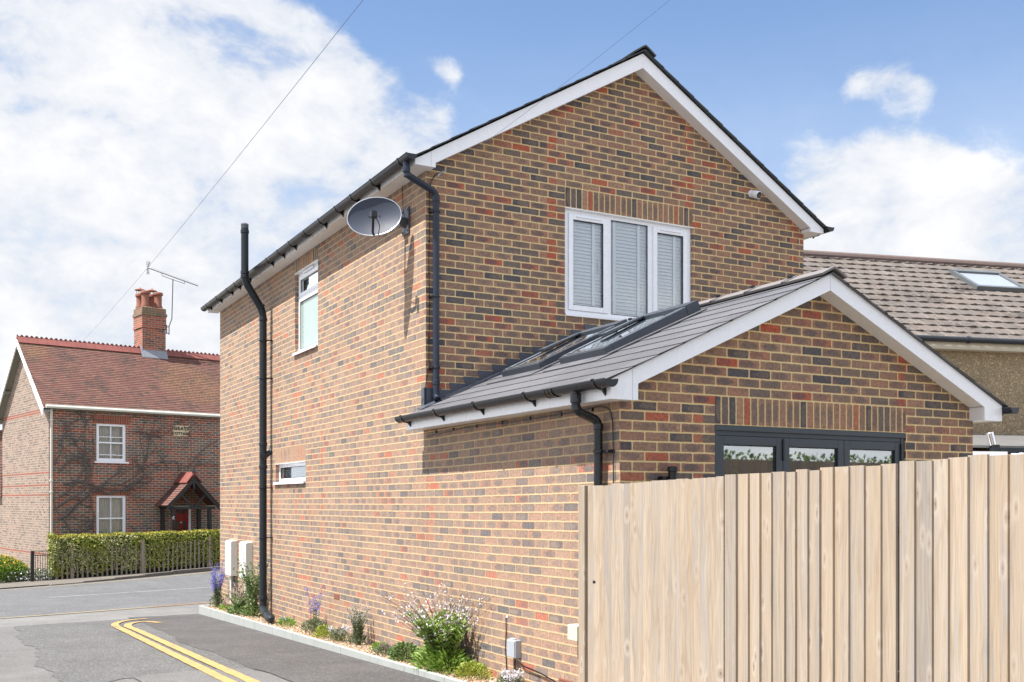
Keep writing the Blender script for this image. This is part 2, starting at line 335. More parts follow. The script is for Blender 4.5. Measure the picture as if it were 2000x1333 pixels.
RED = [(0, .1125)]
MAT = {}
MAT['gable'] = M_brick('brick_gable', red_bands=[(-.0, .118), (1.56, 1.68), (3.46, 3.58), (5.13, 5.25)])
MAT['left'] = M_brick('brick_side', red_bands=[(-.01, .12), (3.36, 3.59), (6.85, 6.97), (7.99, 8.1), (7.38, 7.5), (8.95, 9.06)], seed=4.,
    stops=[(0, (.345, .115, .068)), (.05, (.32, .14, .09)), (.10, (.28, .17, .12)), (.4, (.30, .193, .134)), (.62, (.27, .178, .127)), (.76, (.22, .155, .12)), (.88, (.16, .13, .115)), (1, (.105, .096, .095))], kiss=.6, mortar=(.44, .345, .195), perpf=.75, spotc=((.115, .105, .10), (.22, .17, .13)))
MAT['extb'] = M_brick('brick_extension', red_bands=[(-.0, .118), (.78, .89), (3.02, 3.14)], seed=9.)
MAT['soldier'] = M_brick('brick_soldier', L=.075, H=.225, stagger=0., seed=2., kiss=.6)
MAT['soldier_side'] = M_brick('brick_soldier_side', L=.075, H=.225, stagger=0., seed=5., kiss=.2, mortar=(.36, .27, .16),
    stops=[(0, (.33, .15, .09)), (.4, (.31, .19, .125)), (.9, (.28, .18, .12)), (1, (.17, .12, .1))])
MAT['cott'] = M_brick('brick_cottage_front', seed=11., mortar=(.45, .40, .31), mw=.0068, kiss=.3, dirt=.25,
    stops=[(0, (.31, .085, .046)), (.22, (.26, .08, .05)), (.36, (.20, .105, .072)), (.6, (.17, .12, .09)), (.8, (.125, .10, .085)), (1, (.065, .062, .062))],
    course_red=[(2.615, 2.69), (2.165, 2.24), (2.09, 2.165), (1.14, 1.215), (.765, .84), (.39, .465), (.315, .39), (.015, .09), (-.06, .015)], red_bands=[(-.01, .24), (1.18, 1.4), (2.31, 2.55), (3.62, 3.85)])
MAT['cottg'] = M_brick('brick_cottage_end', seed=13., mortar=(.34, .31, .25), mw=.007, kiss=.4,
    stops=[(0, (.24, .17, .13)), (.5, (.27, .20, .155)), (.8, (.2, .15, .12)), (1, (.10, .085, .075))],
    course_red=[(2.69, 2.84), (.84, .915), (.465, .54), (.165, .24), (-1.66, -1.585)])
MAT['chim'] = M_brick('brick_chimney', seed=17., mortar=(.34, .30, .24), kiss=.1,
    stops=[(0, (.33, .085, .04)), (.5, (.27, .075, .04)), (.85, (.16, .06, .04)), (1, (.08, .05, .04))])
MAT['upvc'] = M_plain('white_upvc', (.82, .83, .86), .25, nz=.02)
MAT['soffit'] = M_plain('white_soffit', (.78, .77, .77), .35, nz=.03)
MAT['black'] = M_plain('black_plastic', (.008, .009, .012), .25, nz=.3, spec=.4)
MAT['gutter'] = M_plain('dark_gutter_plastic', (.016, .019, .026), .3, nz=.3, spec=.35)
MAT['pipeblue'] = M_plain('downpipe_plastic', (.014, .021, .038), .35, nz=.25, spec=.35)
MAT['soil'] = M_plain('soil_pipe_plastic', (.014, .019, .024), .4, nz=.4, scale=20, spec=.3)
MAT['slate'] = M_slate('slate_fibre_cement', (.098, .098, .107))
MAT['slate_m'] = M_slate('slate_dark', (.055, .06, .066), rough=.45)
MAT['ridge'] = M_plain('ridge_tile_grey', (.155, .142, .138), .6, nz=.08, bump=.1)
MAT['ridgedk'] = M_plain('ridge_tile_dark', (.05, .055, .06), .5, nz=.1)
MAT['lead'] = M_plain('lead_flashing', (.05, .058, .078), .42, nz=.25, scale=14, bump=.25, spec=.6)
MAT['anth'] = M_plain('anthracite_frame', (.032, .043, .056), .4, nz=.06)
MAT['rlight'] = M_plain('roof_window_metal', (.036, .044, .058), .33, nz=.06, spec=.6)
MAT['alu'] = M_plain('bright_trim', (.5, .52, .55), .25, metal=.8, nz=.05)
MAT['glass'] = M_glass('window_glass', (.96, .98, .98), .8)
MAT['glassd'] = M_glass('door_glass', (.60, .66, .64), 1.2, base=.20)
MAT['glassr'] = M_glass('roof_glass', (.55, .6, .6), 1.1)
MAT['frost'] = M_plain('obscured_glass', (.27, .35, .32), .12, nz=.06, scale=30, bump=.03, spec=.8)
MAT['blind'] = M_plain('white_blind', (.93, .94, .95), .5, nz=.03)
MAT['room'] = M_plain('room_plaster', (.6, .58, .54), .9, nz=.05)
MAT['fence'] = M_wood('fence_board_wood', a=(.37, .31, .245), b=(.285, .23, .175), grey=(.28, .268, .262), greyf=.6)
MAT['post'] = M_wood('fence_post_wood', a=(.33, .285, .235), b=(.27, .225, .18), greyf=.35)
MAT['kerb'] = M_plain('concrete_kerb', (.30, .31, .29), .85, nz=.18, scale=5, bump=.3)
MAT['gravelbase'] = M_asphalt('gravel_bed', (.40, .28, .18), .4, .2, .35)
MAT['road'] = M_asphalt('asphalt_main_road', (.10, .10, .101), .4, .25)
MAT['side'] = M_asphalt('asphalt_side_road', (.118, .114, .109), .25, .1)
MAT['chip'] = M_asphalt('asphalt_chippings', (.090, .089, .086), .4, .3, .9)
MAT['tarmac'] = M_asphalt('asphalt_footway', (.068, .063, .061), .35, .2, .9, patch=.7)
MAT['strip'] = M_asphalt('concrete_channel', (.15, .146, .138), .2, .1)
MAT['far'] = M_asphalt('far_pavement', (.125, .108, .09), .35, .2)
MAT['grass'] = M_plain('buff_paving', (.20, .175, .14), .9, nz=.2, bump=.3)
MAT['yellow'] = M_paintline('yellow_road_paint', (.37, .245, .09), .35)
MAT['oldyellow'] = M_paintline('faded_yellow_road_paint', (.30, .235, .13), .5)
MAT['orange'] = M_paintline('orange_road_paint', (.33, .17, .05), .3)
MAT['white'] = M_paintline('white_road_paint', (.30, .30, .28), .5)
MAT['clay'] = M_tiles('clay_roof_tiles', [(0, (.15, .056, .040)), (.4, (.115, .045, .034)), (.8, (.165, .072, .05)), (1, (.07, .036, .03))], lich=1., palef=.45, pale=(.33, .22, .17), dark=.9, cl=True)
MAT['clayred'] = M_plain('red_ridge_clay', (.17, .045, .035), .7, nz=.45, scale=3, bump=.2)
MAT['conc'] = M_tiles('concrete_roof_tiles', [(0, (.125, .10, .084)), (.5, (.10, .085, .074)), (1, (.145, .122, .106))], w=.3, g=.33, pale=(.34, .30, .26), palef=.45, dark=.9)
MAT['dash'] = M_asphalt('pebble_dash', (.27, .205, .125), .3, .15, .45, patch=.4)
MAT['cream'] = M_plain('cream_painted_wood', (.55, .54, .47), .5, nz=.06)
MAT['felt'] = M_plain('grey_roof_felt', (.12, .115, .11), .85, nz=.25, scale=3, bump=.3)
MAT['blackwood'] = M_plain('black_painted_timber', (.014, .014, .016), .5, nz=.3)
MAT['redpaint'] = M_plain('red_gloss_paint', (.22, .012, .012), .25, nz=.08)
MAT['pot'] = M_plain('terracotta', (.22, .082, .052), .75, nz=.25, scale=5, bump=.2)
MAT['moss'] = M_brick('weathered_cap_bricks', seed=19., mortar=(.28, .24, .15), kiss=.6, dirt=.6, stops=[(0, (.24, .10, .06)), (.5, (.16, .10, .06)), (1, (.10, .09, .06))])
MAT['steel'] = M_plain('galvanised_steel', (.09, .095, .11), .45, metal=.4, nz=.1)
MAT['dish'] = M_plain('dish_grey_paint', (.042, .05, .072), .5, metal=0., nz=.08, spec=.25, scale=2)
MAT['sign'] = M_plain('sandstone_plaque', (.60, .50, .33), .85, nz=.2, scale=4)
MAT['signtext'] = M_plain('dark_letter_paint', (.03, .025, .015), .8)
MAT['curtain'] = M_plain('net_curtain', (.62, .63, .62), .8, nz=.2, scale=3, streak=True)
MAT['vine'] = M_plain('grey_vine_bark', (.11, .098, .09), .9, nz=.35)
MAT['picket'] = M_plain('weathered_picket_wood', (.25, .205, .165), .85, nz=.3, scale=4)
MAT['wire'] = M_plain('cable_sheath', (.09, .11, .2), .5)
MAT['meter'] = M_plain('meter_box_white', (.60, .61, .57), .5, nz=.03)
MAT['ugrey'] = M_plain('grey_enclosure', (.33, .35, .38), .45, nz=.04)
MAT['ucream'] = M_plain('cream_enclosure', (.50, .52, .38), .5, nz=.04)
MAT['lens'] = M_plain('camera_lens_black', (.008, .008, .01), .1, spec=.8)
G1 = [(0, (.02, .045, .008)), (.5, (.06, .11, .02)), (1, (.12, .18, .04))]
MAT['hedge'] = M_leaf('hedge_leaves', [(0, (.05, .07, .008)), (.5, (.22, .26, .025)), (.85, (.36, .38, .06)), (1, (.50, .48, .16))])
MAT['hedgev'] = M_leaf('hedge_variegated', [(0, (.05, .08, .012)), (.4, (.20, .24, .04)), (.7, (.42, .42, .15)), (1, (.62, .58, .34))])
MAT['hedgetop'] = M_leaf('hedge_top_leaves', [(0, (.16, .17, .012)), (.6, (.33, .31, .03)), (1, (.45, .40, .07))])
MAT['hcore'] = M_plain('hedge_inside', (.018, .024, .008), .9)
MAT['leafbright'] = M_leaf('leaf_bright', [(0, (.07, .14, .015)), (.5, (.18, .29, .04)), (1, (.32, .44, .10))])
MAT['leafdark'] = M_leaf('leaf_dark', [(0, (.05, .09, .018)), (.5, (.12, .19, .05)), (1, (.26, .33, .14))])
MAT['leafgrey'] = M_leaf('leaf_grey', [(0, (.05, .08, .035)), (.5, (.11, .15, .07)), (1, (.22, .26, .15))])
MAT['leafyel'] = M_leaf('leaf_yellow', [(0, (.12, .18, .015)), (.5, (.26, .31, .04)), (1, (.42, .44, .08))])
MAT['fwhite'] = M_leaf('petal_white', [(0, (.52, .48, .50)), (1, (.75, .72, .74))])
MAT['fblue'] = M_leaf('petal_blue', [(0, (.12, .11, .42)), (1, (.30, .28, .72))])
MAT['fpink'] = M_leaf('petal_pink', [(0, (.45, .16, .35)), (1, (.6, .3, .5))])
MAT['forange'] = M_leaf('petal_orange', [(0, (.55, .30, .01)), (1, (.7, .42, .02))])
MAT['stem'] = M_plain('stem_green', (.12, .13, .05), .7, nz=.3)
MAT['stemred'] = M_plain('stem_reddish', (.17, .10, .06), .7, nz=.3)
MAT['bark'] = M_plain('tree_bark', (.08, .065, .05), .9, nz=.4, bump=.5)
MAT['stone'] = M_leaf('gravel_stones', [(0, (.25, .15, .09)), (.4, (.42, .29, .19)), (.8, (.50, .38, .27)), (1, (.62, .56, .48))], rough=.8, trans=0.)

# ------------------------------------------------------------------ builders
OFF = {}
class MB:
    def __init__(s): s.v = []; s.f = []; s.r = []; s.uvf = []
    def add(s, vs, fs, r=None, uvs=None):
        k = len(s.v); s.v += [Vector(v) for v in vs]
        for i, f in enumerate(fs):
            s.f.append([k+j for j in f]); s.r.append(random.random() if r is None else r)
            s.uvf.append(uvs[i] if uvs else None)
        return s
    def box(s, a, b, r=None):
        x0, y0, z0 = [min(p, q) for p, q in zip(a, b)]; x1, y1, z1 = [max(p, q) for p, q in zip(a, b)]
        return s.add([(x0,y0,z0),(x1,y0,z0),(x1,y1,z0),(x0,y1,z0),(x0,y0,z1),(x1,y0,z1),(x1,y1,z1),(x0,y1,z1)],
                     [(0,3,2,1),(4,5,6,7),(0,1,5,4),(1,2,6,5),(2,3,7,6),(3,0,4,7)], r)
    def hexa(s, p, r=None):  # 8 points bottom quad then top quad
        return s.add(p, [(0,3,2,1),(4,5,6,7),(0,1,5,4),(1,2,6,5),(2,3,7,6),(3,0,4,7)], r)
    def prism(s, poly, vec, r=None):  # poly 3d points extruded by vec
        n = len(poly); vec = Vector(vec); P = [Vector(p) for p in poly]
        return s.add(P+[p+vec for p in P], [tuple(range(n))[::-1], tuple(range(n, 2*n))]+[(i, (i+1) % n, n+(i+1) % n, n+i) for i in range(n)], r)
    def tube(s, pts, r, n=8, cap=True, rnd=None):
        P = [Vector(p) for p in pts]; R = r if isinstance(r, (list, tuple)) else [r]*len(P); base = len(s.v)
        up = None
        for i, p in enumerate(P):
            t = (P[min(i+1, len(P)-1)]-P[max(i-1, 0)]).normalized()
            if up is None: up = Vector((0, 0, 1)) if abs(t.z) < .9 else Vector((1, 0, 0))
            a = (up-t*up.dot(t)).normalized(); b = t.cross(a); up = a
            for j in range(n):
                an = 2*pi*j/n; s.v.append(p+(a*cos(an)+b*sin(an))*R[i])
        rr = random.random() if rnd is None else rnd
        for i in range(len(P)-1):
            for j in range(n):
                s.f.append([base+i*n+j, base+i*n+(j+1) % n, base+(i+1)*n+(j+1) % n, base+(i+1)*n+j]); s.r.append(rr); s.uvf.append(None)
        if cap:
            s.f.append([base+j for j in range(n)][::-1]); s.r.append(rr); s.uvf.append(None)
            k = base+(len(P)-1)*n; s.f.append([k+j for j in range(n)]); s.r.append(rr); s.uvf.append(None)
        return s
    def lathe(s, c, prof, n=16, axis=Vector((0, 0, 1)), r=None):  # prof (radius, height)
        ax = Vector(axis).normalized(); a = ax.orthogonal().normalized(); b = ax.cross(a); c = Vector(c)
        vs = []
        for (rad, h) in prof:
            for j in range(n):
                an = 2*pi*j/n; vs.append(c+ax*h+(a*cos(an)+b*sin(an))*rad)
        fs = [(i*n+j, i*n+(j+1) % n, (i+1)*n+(j+1) % n, (i+1)*n+j) for i in range(len(prof)-1) for j in range(n)]
        fs += [tuple(range(n))[::-1], tuple((len(prof)-1)*n+j for j in range(n))]
        return s.add(vs, fs, r)
    def quad(s, c, u, v, r=None):
        c = Vector(c); u = Vector(u); v = Vector(v)
        return s.add([c-u-v, c+u-v, c+u+v, c-u+v], [(0, 1, 2, 3)], r)
    def leaf(s, c, d, nrm, L, w, r=None):
        d = d.normalized(); sd = d.cross(nrm)
        if sd.length < 1e-4: sd = d.orthogonal()
        sd = sd.normalized(); c = Vector(c)
        return s.add([c, c+d*L*.45+sd*w*.5, c+d*L, c+d*L*.45-sd*w*.5], [(0, 1, 2, 3)], r)
    def build(s, name, mat, parent=None, uv=None, smooth=False, bevel=0., off=None):
        o_ = off if off is not None else (OFF.get(parent, Vector((0, 0, 0))) if parent else Vector((0, 0, 0)))
        me = bpy.data.meshes.new(name); me.from_pydata([v-o_ for v in s.v], [], s.f); me.materials.append(mat if not isinstance(mat, str) else MAT[mat])
        at = me.attributes.new('rnd', 'FLOAT', 'FACE'); at.data.foreach_set('value', s.r)
        ul = me.uv_layers.new(name='UVMap'); data = []
        for pi_, p in enumerate(me.polygons):
            n = p.normal; ff = s.uvf[pi_]
            for k_, vi in enumerate(p.vertices):
                if ff: data += ff[k_]; continue
                q = s.v[vi]
                if uv: data += uv(q, n)
                elif abs(n.z) > .8: data += (q.x, q.y)
                elif abs(n.x) > abs(n.y): data += (q.y, q.z)
                else: data += (q.x, q.z)
        ul.data.foreach_set('uv', data)
        if smooth: me.polygons.foreach_set('use_smooth', [True]*len(me.polygons))
        o = bpy.data.objects.new(name, me); COL.objects.link(o)
        if parent: o.parent = parent
        elif off is not None: o.location = off
        OFF[o] = o_
        if bevel:
            b = o.modifiers.new('bevel', 'BEVEL'); b.width = bevel; b.segments = 2; b.limit_method = 'ANGLE'
        if smooth:
            try:
                me.set_sharp_from_angle(angle=radians(40))
            except Exception: pass
        return o
def thing(name, label, cat, loc=(0, 0, 0), rotz=0, group=None, local=False):
    o = bpy.data.objects.new(name, None); COL.objects.link(o); o.location = loc; o.rotation_euler = (0, 0, rotz)
    o['label'] = label; o['category'] = cat; o.empty_display_size = .2
    if group: o['group'] = group
    OFF[o] = Vector((0, 0, 0)) if local else Vector(loc)
    return o
def tag(o, label, cat, group=None, kind=None):
    if label: o['label'] = label
    if cat: o['category'] = cat
    if group: o['group'] = group
    if kind: o['kind'] = kind
    return o
def struct(o): o['kind'] = 'structure'; return o
def holed(mb, outline, holes, to3):
    """flat polygon with holes; outline and holes are 2-D lists, to3 maps to space"""
    bm = bmesh.new(); ed = []
    for L in [outline]+holes:
        vs = [bm.verts.new((a, b, 0)) for a, b in L]
        for i in range(len(vs)): ed.append(bm.edges.new((vs[i], vs[(i+1) % len(vs)])))
    bmesh.ops.triangle_fill(bm, use_beauty=True, edges=ed, normal=(0, 0, 1))
    bm.verts.index_update()
    mb.add([to3(v.co.x, v.co.y) for v in bm.verts], [tuple(v.index for v in f.verts) for f in bm.faces], .5)
    bm.free()
def rect(a0, a1, b0, b1): return [(a0, b0), (a1, b0), (a1, b1), (a0, b1)]

def gz(x, y):
    if y < 14: return -1.554-.0348*y
    z = -2.041-.023*(y-14)
    if y > 21: z += .035*max(-8, min(14, (x+3)))*min(1, (y-21)/4)
    if y > 60: z += 0
    return z
def base_z(y): return -1.52-.0255*y

# ------------------------------------------------------------------ ground, roads
def sheet(name, mat, nu, nv, fn, h, thick=0.):
    """grid sheet draped on the ground; fn(s,t)->(x,y)"""
    mb = MB(); vs = []
    for j in range(nv+1):
        for i in range(nu+1):
            x, y = fn(i/nu, j/nv); vs.append((x, y, gz(x, y)+h))
    mb.add(vs, [(j*(nu+1)+i, j*(nu+1)+i+1, (j+1)*(nu+1)+i+1, (j+1)*(nu+1)+i) for j in range(nv) for i in range(nu)], .5)
    return mb.build(name, mat, uv=lambda q, n: (q.x, q.y))
def xs(a, b, n, p=1.): return [a+(b-a)*i/n for i in range(n+1)]
gx = [-600, -250, -100, -50, -30]+[-20+i*1. for i in range(41)]+[30, 50, 100, 250, 600]
gy = [-600, -250, -100, -40, -20]+[-14+i*1. for i in range(55)]+[50, 70, 110, 250, 600]
mb = MB(); vs = []
def gzf(x, y):
    return gz(max(-30, min(30, x)), max(-40, min(80, y)))-.02
for y in gy:
    for x in gx: vs.append((x, y, gzf(x, y)))
nx = len(gx)
mb.add(vs, [(j*nx+i, j*nx+i+1, (j+1)*nx+i+1, (j+1)*nx+i) for j in range(len(gy)-1) for i in range(nx-1)], .5)
struct(mb.build('ground', 'grass'))
DX, DY = .934, .357          # main road direction
def along(s, p):             # point at signed distance along road from origin (px,py)
    return (p[0]+DX*s, p[1]+DY*s)
NRM = (-DY, DX)
def band(name, mat, p, w, s0, s1, h, nu=120, nv=4):
    def fn(a, b):
        s = s0+(s1-s0)*a; return (p[0]+DX*s+NRM[0]*w*b, p[1]+DY*s+NRM[1]*w*b)
    return sheet(name, mat, nu, nv, fn, h)
NEAR = (-.79, 14.55)
struct(band('side_pavement', 'strip', (NEAR[0]-NRM[0]*2.2, NEAR[1]-NRM[1]*2.2), 2.2, -40, 40, .0, 160, 3))
struct(band('main_road', 'road', NEAR, 8.9, -60, 60, .004, 240, 12))
struct(band('road_edge_line', 'oldyellow', (NEAR[0]+NRM[0]*.06, NEAR[1]+NRM[1]*.06), .13, -30, .05, .009, 90, 1))
struct(band('road_edge_line', 'orange', (NEAR[0]+NRM[0]*.06, NEAR[1]+NRM[1]*.06), .11, .05, 20, .009, 90, 1))
struct(band('centre_line', 'white', (-.2, 19.62), .11, -2.2, 14, .009, 60, 1))
struct(band('centre_line', 'white', (-.2, 19.62), .11, -12, -6, .009, 30, 1))
FE = (NEAR[0]+NRM[0]*8.9, NEAR[1]+NRM[1]*8.9)
struct(band('road_edge_line', 'oldyellow', (FE[0]-NRM[0]*.55, FE[1]-NRM[1]*.55), .12, -30, 30, .009, 90, 1))
struct(band('pavement', 'far', FE, 6.5, -60, 60, .03, 240, 6))
# raised kerb of the far pavement towards the right
mb = MB()
for i in range(44):
    s0, s1 = 2.2+i*.9, 2.2+(i+1)*.9-.008
    a = along(s0, FE); b = along(s1, FE); hh = min(.12, .035+.022*i)
    mb.hexa([(a[0]-NRM[0]*.12, a[1]-NRM[1]*.12, gz(*a)-.05), (b[0]-NRM[0]*.12, b[1]-NRM[1]*.12, gz(*b)-.05), (b[0], b[1], gz(*b)-.05), (a[0], a[1], gz(*a)-.05),
             (a[0]-NRM[0]*.12, a[1]-NRM[1]*.12, gz(*a)+hh), (b[0]-NRM[0]*.12, b[1]-NRM[1]*.12, gz(*b)+hh), (b[0], b[1], gz(*b)+hh), (a[0], a[1], gz(*a)+hh)])
struct(mb.build('kerb', 'far', bevel=.012))
# side road surfaces (near edge of pavement strip roughly y = 11.9 + .24x)
def fs(a, b):
    x = -14+(-.40+14)*a; y1 = 12.32+.30*x*.6; return (x, -16+(y1+16)*b)
struct(sheet('side_road', 'side', 30, 60, fs, .004))
def wob(k, a): return .05*sin(k*2.1+a)+.03*sin(k*5.3+a*2)+.015*sin(k*13.7+a)
def fc(a, b):
    x = -3.41+(1.85)*a+wob(b*7, 1)*(1-a); y = 4.1+(11.85+.16*(x+1.6)-4.1)*b+wob(a*4, 4)*(1-b)*2; return (x, y)
struct(sheet('road_patch', 'chip', 14, 60, fc, .009))
def ft(a, b):
    x0 = -1.62+wob(b*9, 3)-.1*(b < .02); x = x0+(-.42-x0)*a; y = -9+(12.2+wob(a*3, 2)+9)*b; return (x, y)
struct(sheet('footway', 'tarmac', 14, 100, ft, .013))
def fl(a, b):
    x = -2.75+1.1*a+wob(b*3, 6); return (x, -9+(4.15+9)*b+(.15*sin(a*3))*b)
struct(sheet('road_patch', 'side', 10, 40, fl, .016))
# double yellow lines
def ribbon(name, pts, w, h, mat, seed=1):
    rr = random.Random(seed); mb = MB(); P = []
    for i in range(len(pts)-1):
        a, b = Vector(pts[i]), Vector(pts[i+1]); n = max(2, int((b-a).length/.12))
        for k in range(n): P.append(a.lerp(b, k/n))
    P.append(Vector(pts[-1])); vs = []
    for _ in range(2):
        Q = [P[0]]+[(P[i-1]+P[i]*2+P[i+1])/4 for i in range(1, len(P)-1)]+[P[-1]]; P = Q
    for i, p in enumerate(P):
        t = (P[min(i+1, len(P)-1)]-P[max(i-1, 0)]).normalized(); n = Vector((-t.y, t.x))
        for sgn in (-1, 1):
            q = p+n*sgn*(w/2+rr.uniform(-.005, .005)); vs.append((q.x, q.y, gz(q.x, q.y)+h))
    mb.add(vs, [(2*i, 2*i+2, 2*i+3, 2*i+1) for i in range(len(P)-1)], .5)
    return struct(mb.build(name, mat, uv=lambda q, n: (q.x, q.y)))
ribbon('yellow_line', [(-2.10, -8), (-2.05, 3.3), (-2.05, 9.6), (-2.06, 10.4), (-2.0, 10.9), (-1.86, 11.3), (-1.66, 11.55), (-1.4, 11.6)], .11, .021, 'yellow')
ribbon('yellow_line', [(-1.92, -8), (-1.87, 3.3), (-1.89, 9.4), (-1.91, 10.2), (-1.84, 10.7), (-1.66, 11.0), (-1.5, 11.05), (-1.38, 10.6)], .11, .021, 'yellow', 2)

# ------------------------------------------------------------------ the brick house
T = 3.478; WM = 5.246; WE = 3.91; YF = 12.512
H = thing('brick_house', 'modern two storey brown brick house with slate roofs, white bargeboards and single storey gabled extension', 'house', (0, 0, -1.5))
def uv_left(q, n):
    ph = .07-.0375*min(1, max(0, q.y/T))
    if abs(n.z) > .7: return (q.x, q.y)
    if abs(n.x) > abs(n.y): return (q.y+.1125, q.z-ph)
    return (q.x, q.z-ph)
def uv_g(ph, hx=0.):
    def f(q, n):
        if abs(n.z) > .7: return (q.y, q.x)
        if abs(n.x) > abs(n.y): return (q.y+.1125, q.z-ph)
        return (q.x+hx, q.z-ph)
    return f
def reveals_x(mb, y0, y1, z0, z1, d=.1):   # hole in the x=0 wall, going to x=+d
    mb.add([(0,y0,z0),(0,y0,z1),(d,y0,z1),(d,y0,z0)], [(0,1,2,3)], .5); mb.add([(0,y1,z0),(d,y1,z0),(d,y1,z1),(0,y1,z1)], [(0,1,2,3)], .5)
    mb.add([(0,y0,z0),(d,y0,z0),(d,y1,z0),(0,y1,z0)], [(0,1,2,3)], .5); mb.add([(0,y0,z1),(0,y1,z1),(d,y1,z1),(d,y0,z1)], [(0,1,2,3)], .5)
def reveals_y(mb, Y, x0, x1, z0, z1, d=.1):
    mb.add([(x0,Y,z0),(x0,Y+d,z0),(x0,Y+d,z1),(x0,Y,z1)], [(0,1,2,3)], .5); mb.add([(x1,Y,z0),(x1,Y,z1),(x1,Y+d,z1),(x1,Y+d,z0)], [(0,1,2,3)], .5)
    mb.add([(x0,Y,z0),(x1,Y,z0),(x1,Y+d,z0),(x0,Y+d,z0)], [(0,1,2,3)], .5); mb.add([(x0,Y,z1),(x0,Y+d,z1),(x1,Y+d,z1),(x1,Y,z1)], [(0,1,2,3)], .5)
UW = (6.97, 7.99, 2.0575, 3.2075); LW = (7.50, 8.96, .2575, .5575)   # openings of the side wall
# side wall
mb = MB()
holes = [rect(UW[0], UW[1], UW[2], 3.3605), rect(LW[0], LW[1], LW[2], LW[3]+.2275)]
holed(mb, [(0, -2.4), (YF, -2.4), (YF, 3.40), (T, 3.40), (T, .80), (0, .80)], holes, lambda a, b: (0, a, b))
reveals_x(mb, UW[0], UW[1], UW[2], UW[3]); reveals_x(mb, LW[0], LW[1], LW[2], LW[3])
mb.build('side_wall', 'left', H, uv=uv_left)
# soldier courses of the side wall
mb = MB(); mb.add([(0,UW[0],UW[3]),(0,UW[1],UW[3]),(0,UW[1],3.3605),(0,UW[0],3.3605)], [(0,1,2,3)], .5)
mb.build('soldier_course', 'soldier', H, uv=lambda q, n: (q.y-UW[0], q.z-UW[3]))
mb = MB(); mb.add([(0,LW[0],LW[3]),(0,LW[1],LW[3]),(0,LW[1],LW[3]+.2275),(0,LW[0],LW[3]+.2275)], [(0,1,2,3)], .5)
mb.build('soldier_course', 'soldier_side', H, uv=lambda q, n: (q.y-LW[0], q.z-LW[3]))
# main gable
MW = (1.68, 3.46, 2.0575, 3.2575)
ptop = 3.40
def gz_main(x): return 3.40+.578*min(x+.02, WM+.02-x)
mb = MB()
holed(mb, [(0, -1.6), (WM, -1.6), (WM, 3.426), (WM/2, 3.426+.576*WM/2), (0, 3.426)], [rect(MW[0], MW[1], MW[2], MW[3]+.225)], lambda a, b: (a, T, b))
reveals_y(mb, T, *MW)
mb.add([(WM,T,-2.2),(WM,YF,-2.2),(WM,YF,3.4),(WM,T,3.4)], [(0,1,2,3)], .5)
mb.add([(0,YF,-2.2),(WM,YF,-2.2),(WM,YF,3.4),(WM/2,YF,gz_main(WM/2)),(0,YF,3.4)], [(0,1,2,3,4)], .5)
mb.build('gable_wall', 'gable', H, uv=uv_g(.0325, .1125))
mb = MB(); mb.add([(MW[0],T,MW[3]),(MW[1],T,MW[3]),(MW[1],T,MW[3]+.225),(MW[0],T,MW[3]+.225)], [(0,1,2,3)], .5)
mb.build('soldier_course', 'soldier', H, uv=lambda q, n: (q.x-MW[0], q.z-MW[3]))
# extension gable
EW = (.89, 3.025, -1.55, .595)
mb = MB()
holed(mb, [(0, -1.7), (WE, -1.7), (WE, .8335), (WE/2, .8335+.4514*WE/2), (0, .8335)], [rect(EW[0], EW[1], EW[2], EW[3]+.225)], lambda a, b: (a, 0, b))
reveals_y(mb, 0, *EW, d=.06)
mb.add([(WE,0,-1.7),(WE,T,-1.7),(WE,T,.85),(WE,0,.85)], [(0,1,2,3)], .5)
mb.build('extension_wall', 'extb', H, uv=uv_g(.07, .1125))
mb = MB(); mb.add([(EW[0],0,EW[3]),(EW[1],0,EW[3]),(EW[1],0,EW[3]+.225),(EW[0],0,EW[3]+.225)], [(0,1,2,3)], .5)
mb.build('soldier_course', 'soldier', H, uv=lambda q, n: (q.x-EW[0]+.01, q.z-EW[3]))

# roofs: stepped courses
def courses(mb, p0, al, up, nr, length, slen, g, t, lap=.03, jit=0., step=None):
    p0 = Vector(p0); al = Vector(al).normalized(); up = Vector(up).normalized(); nr = Vector(nr).normalized()
    n = int(math.ceil(slen/g)); seg = step or length
    for i in range(n):
        s0 = i*g; s1 = min(s0+g+lap, slen)
        m = max(1, int(round(length/seg)))
        for k in range(m):
            a0 = length*k/m; a1 = length*(k+1)/m
            j = random.uniform(-jit, jit); tt = t+random.uniform(-jit, jit)*.5
            B = [p0+al*a0+up*(s0+j), p0+al*a1+up*(s0+j), p0+al*a1+up*s1, p0+al*a0+up*s1]
            lo = [b+nr*h for b, h in zip(B, (.0, .0, -t*.2, -t*.2))]; hi = [b+nr*h for b, h in zip(B, (tt, tt, t*.35, t*.35))]
            kk = len(mb.v)
            uvq = [(a0, s0+.001), (a1, s0+.001), (a1, s0+g-.001), (a0, s0+g-.001)]
            mb.add(lo+hi, [(0,3,2,1), (4,5,6,7), (0,1,5,4), (1,2,6,5), (2,3,7,6), (3,0,4,7)], None,
                   [[uvq[q] for q in f] for f in [(0,3,2,1), (0,1,2,3), (0,1,1,0), (1,2,2,1), (2,3,3,2), (3,0,0,3)]])
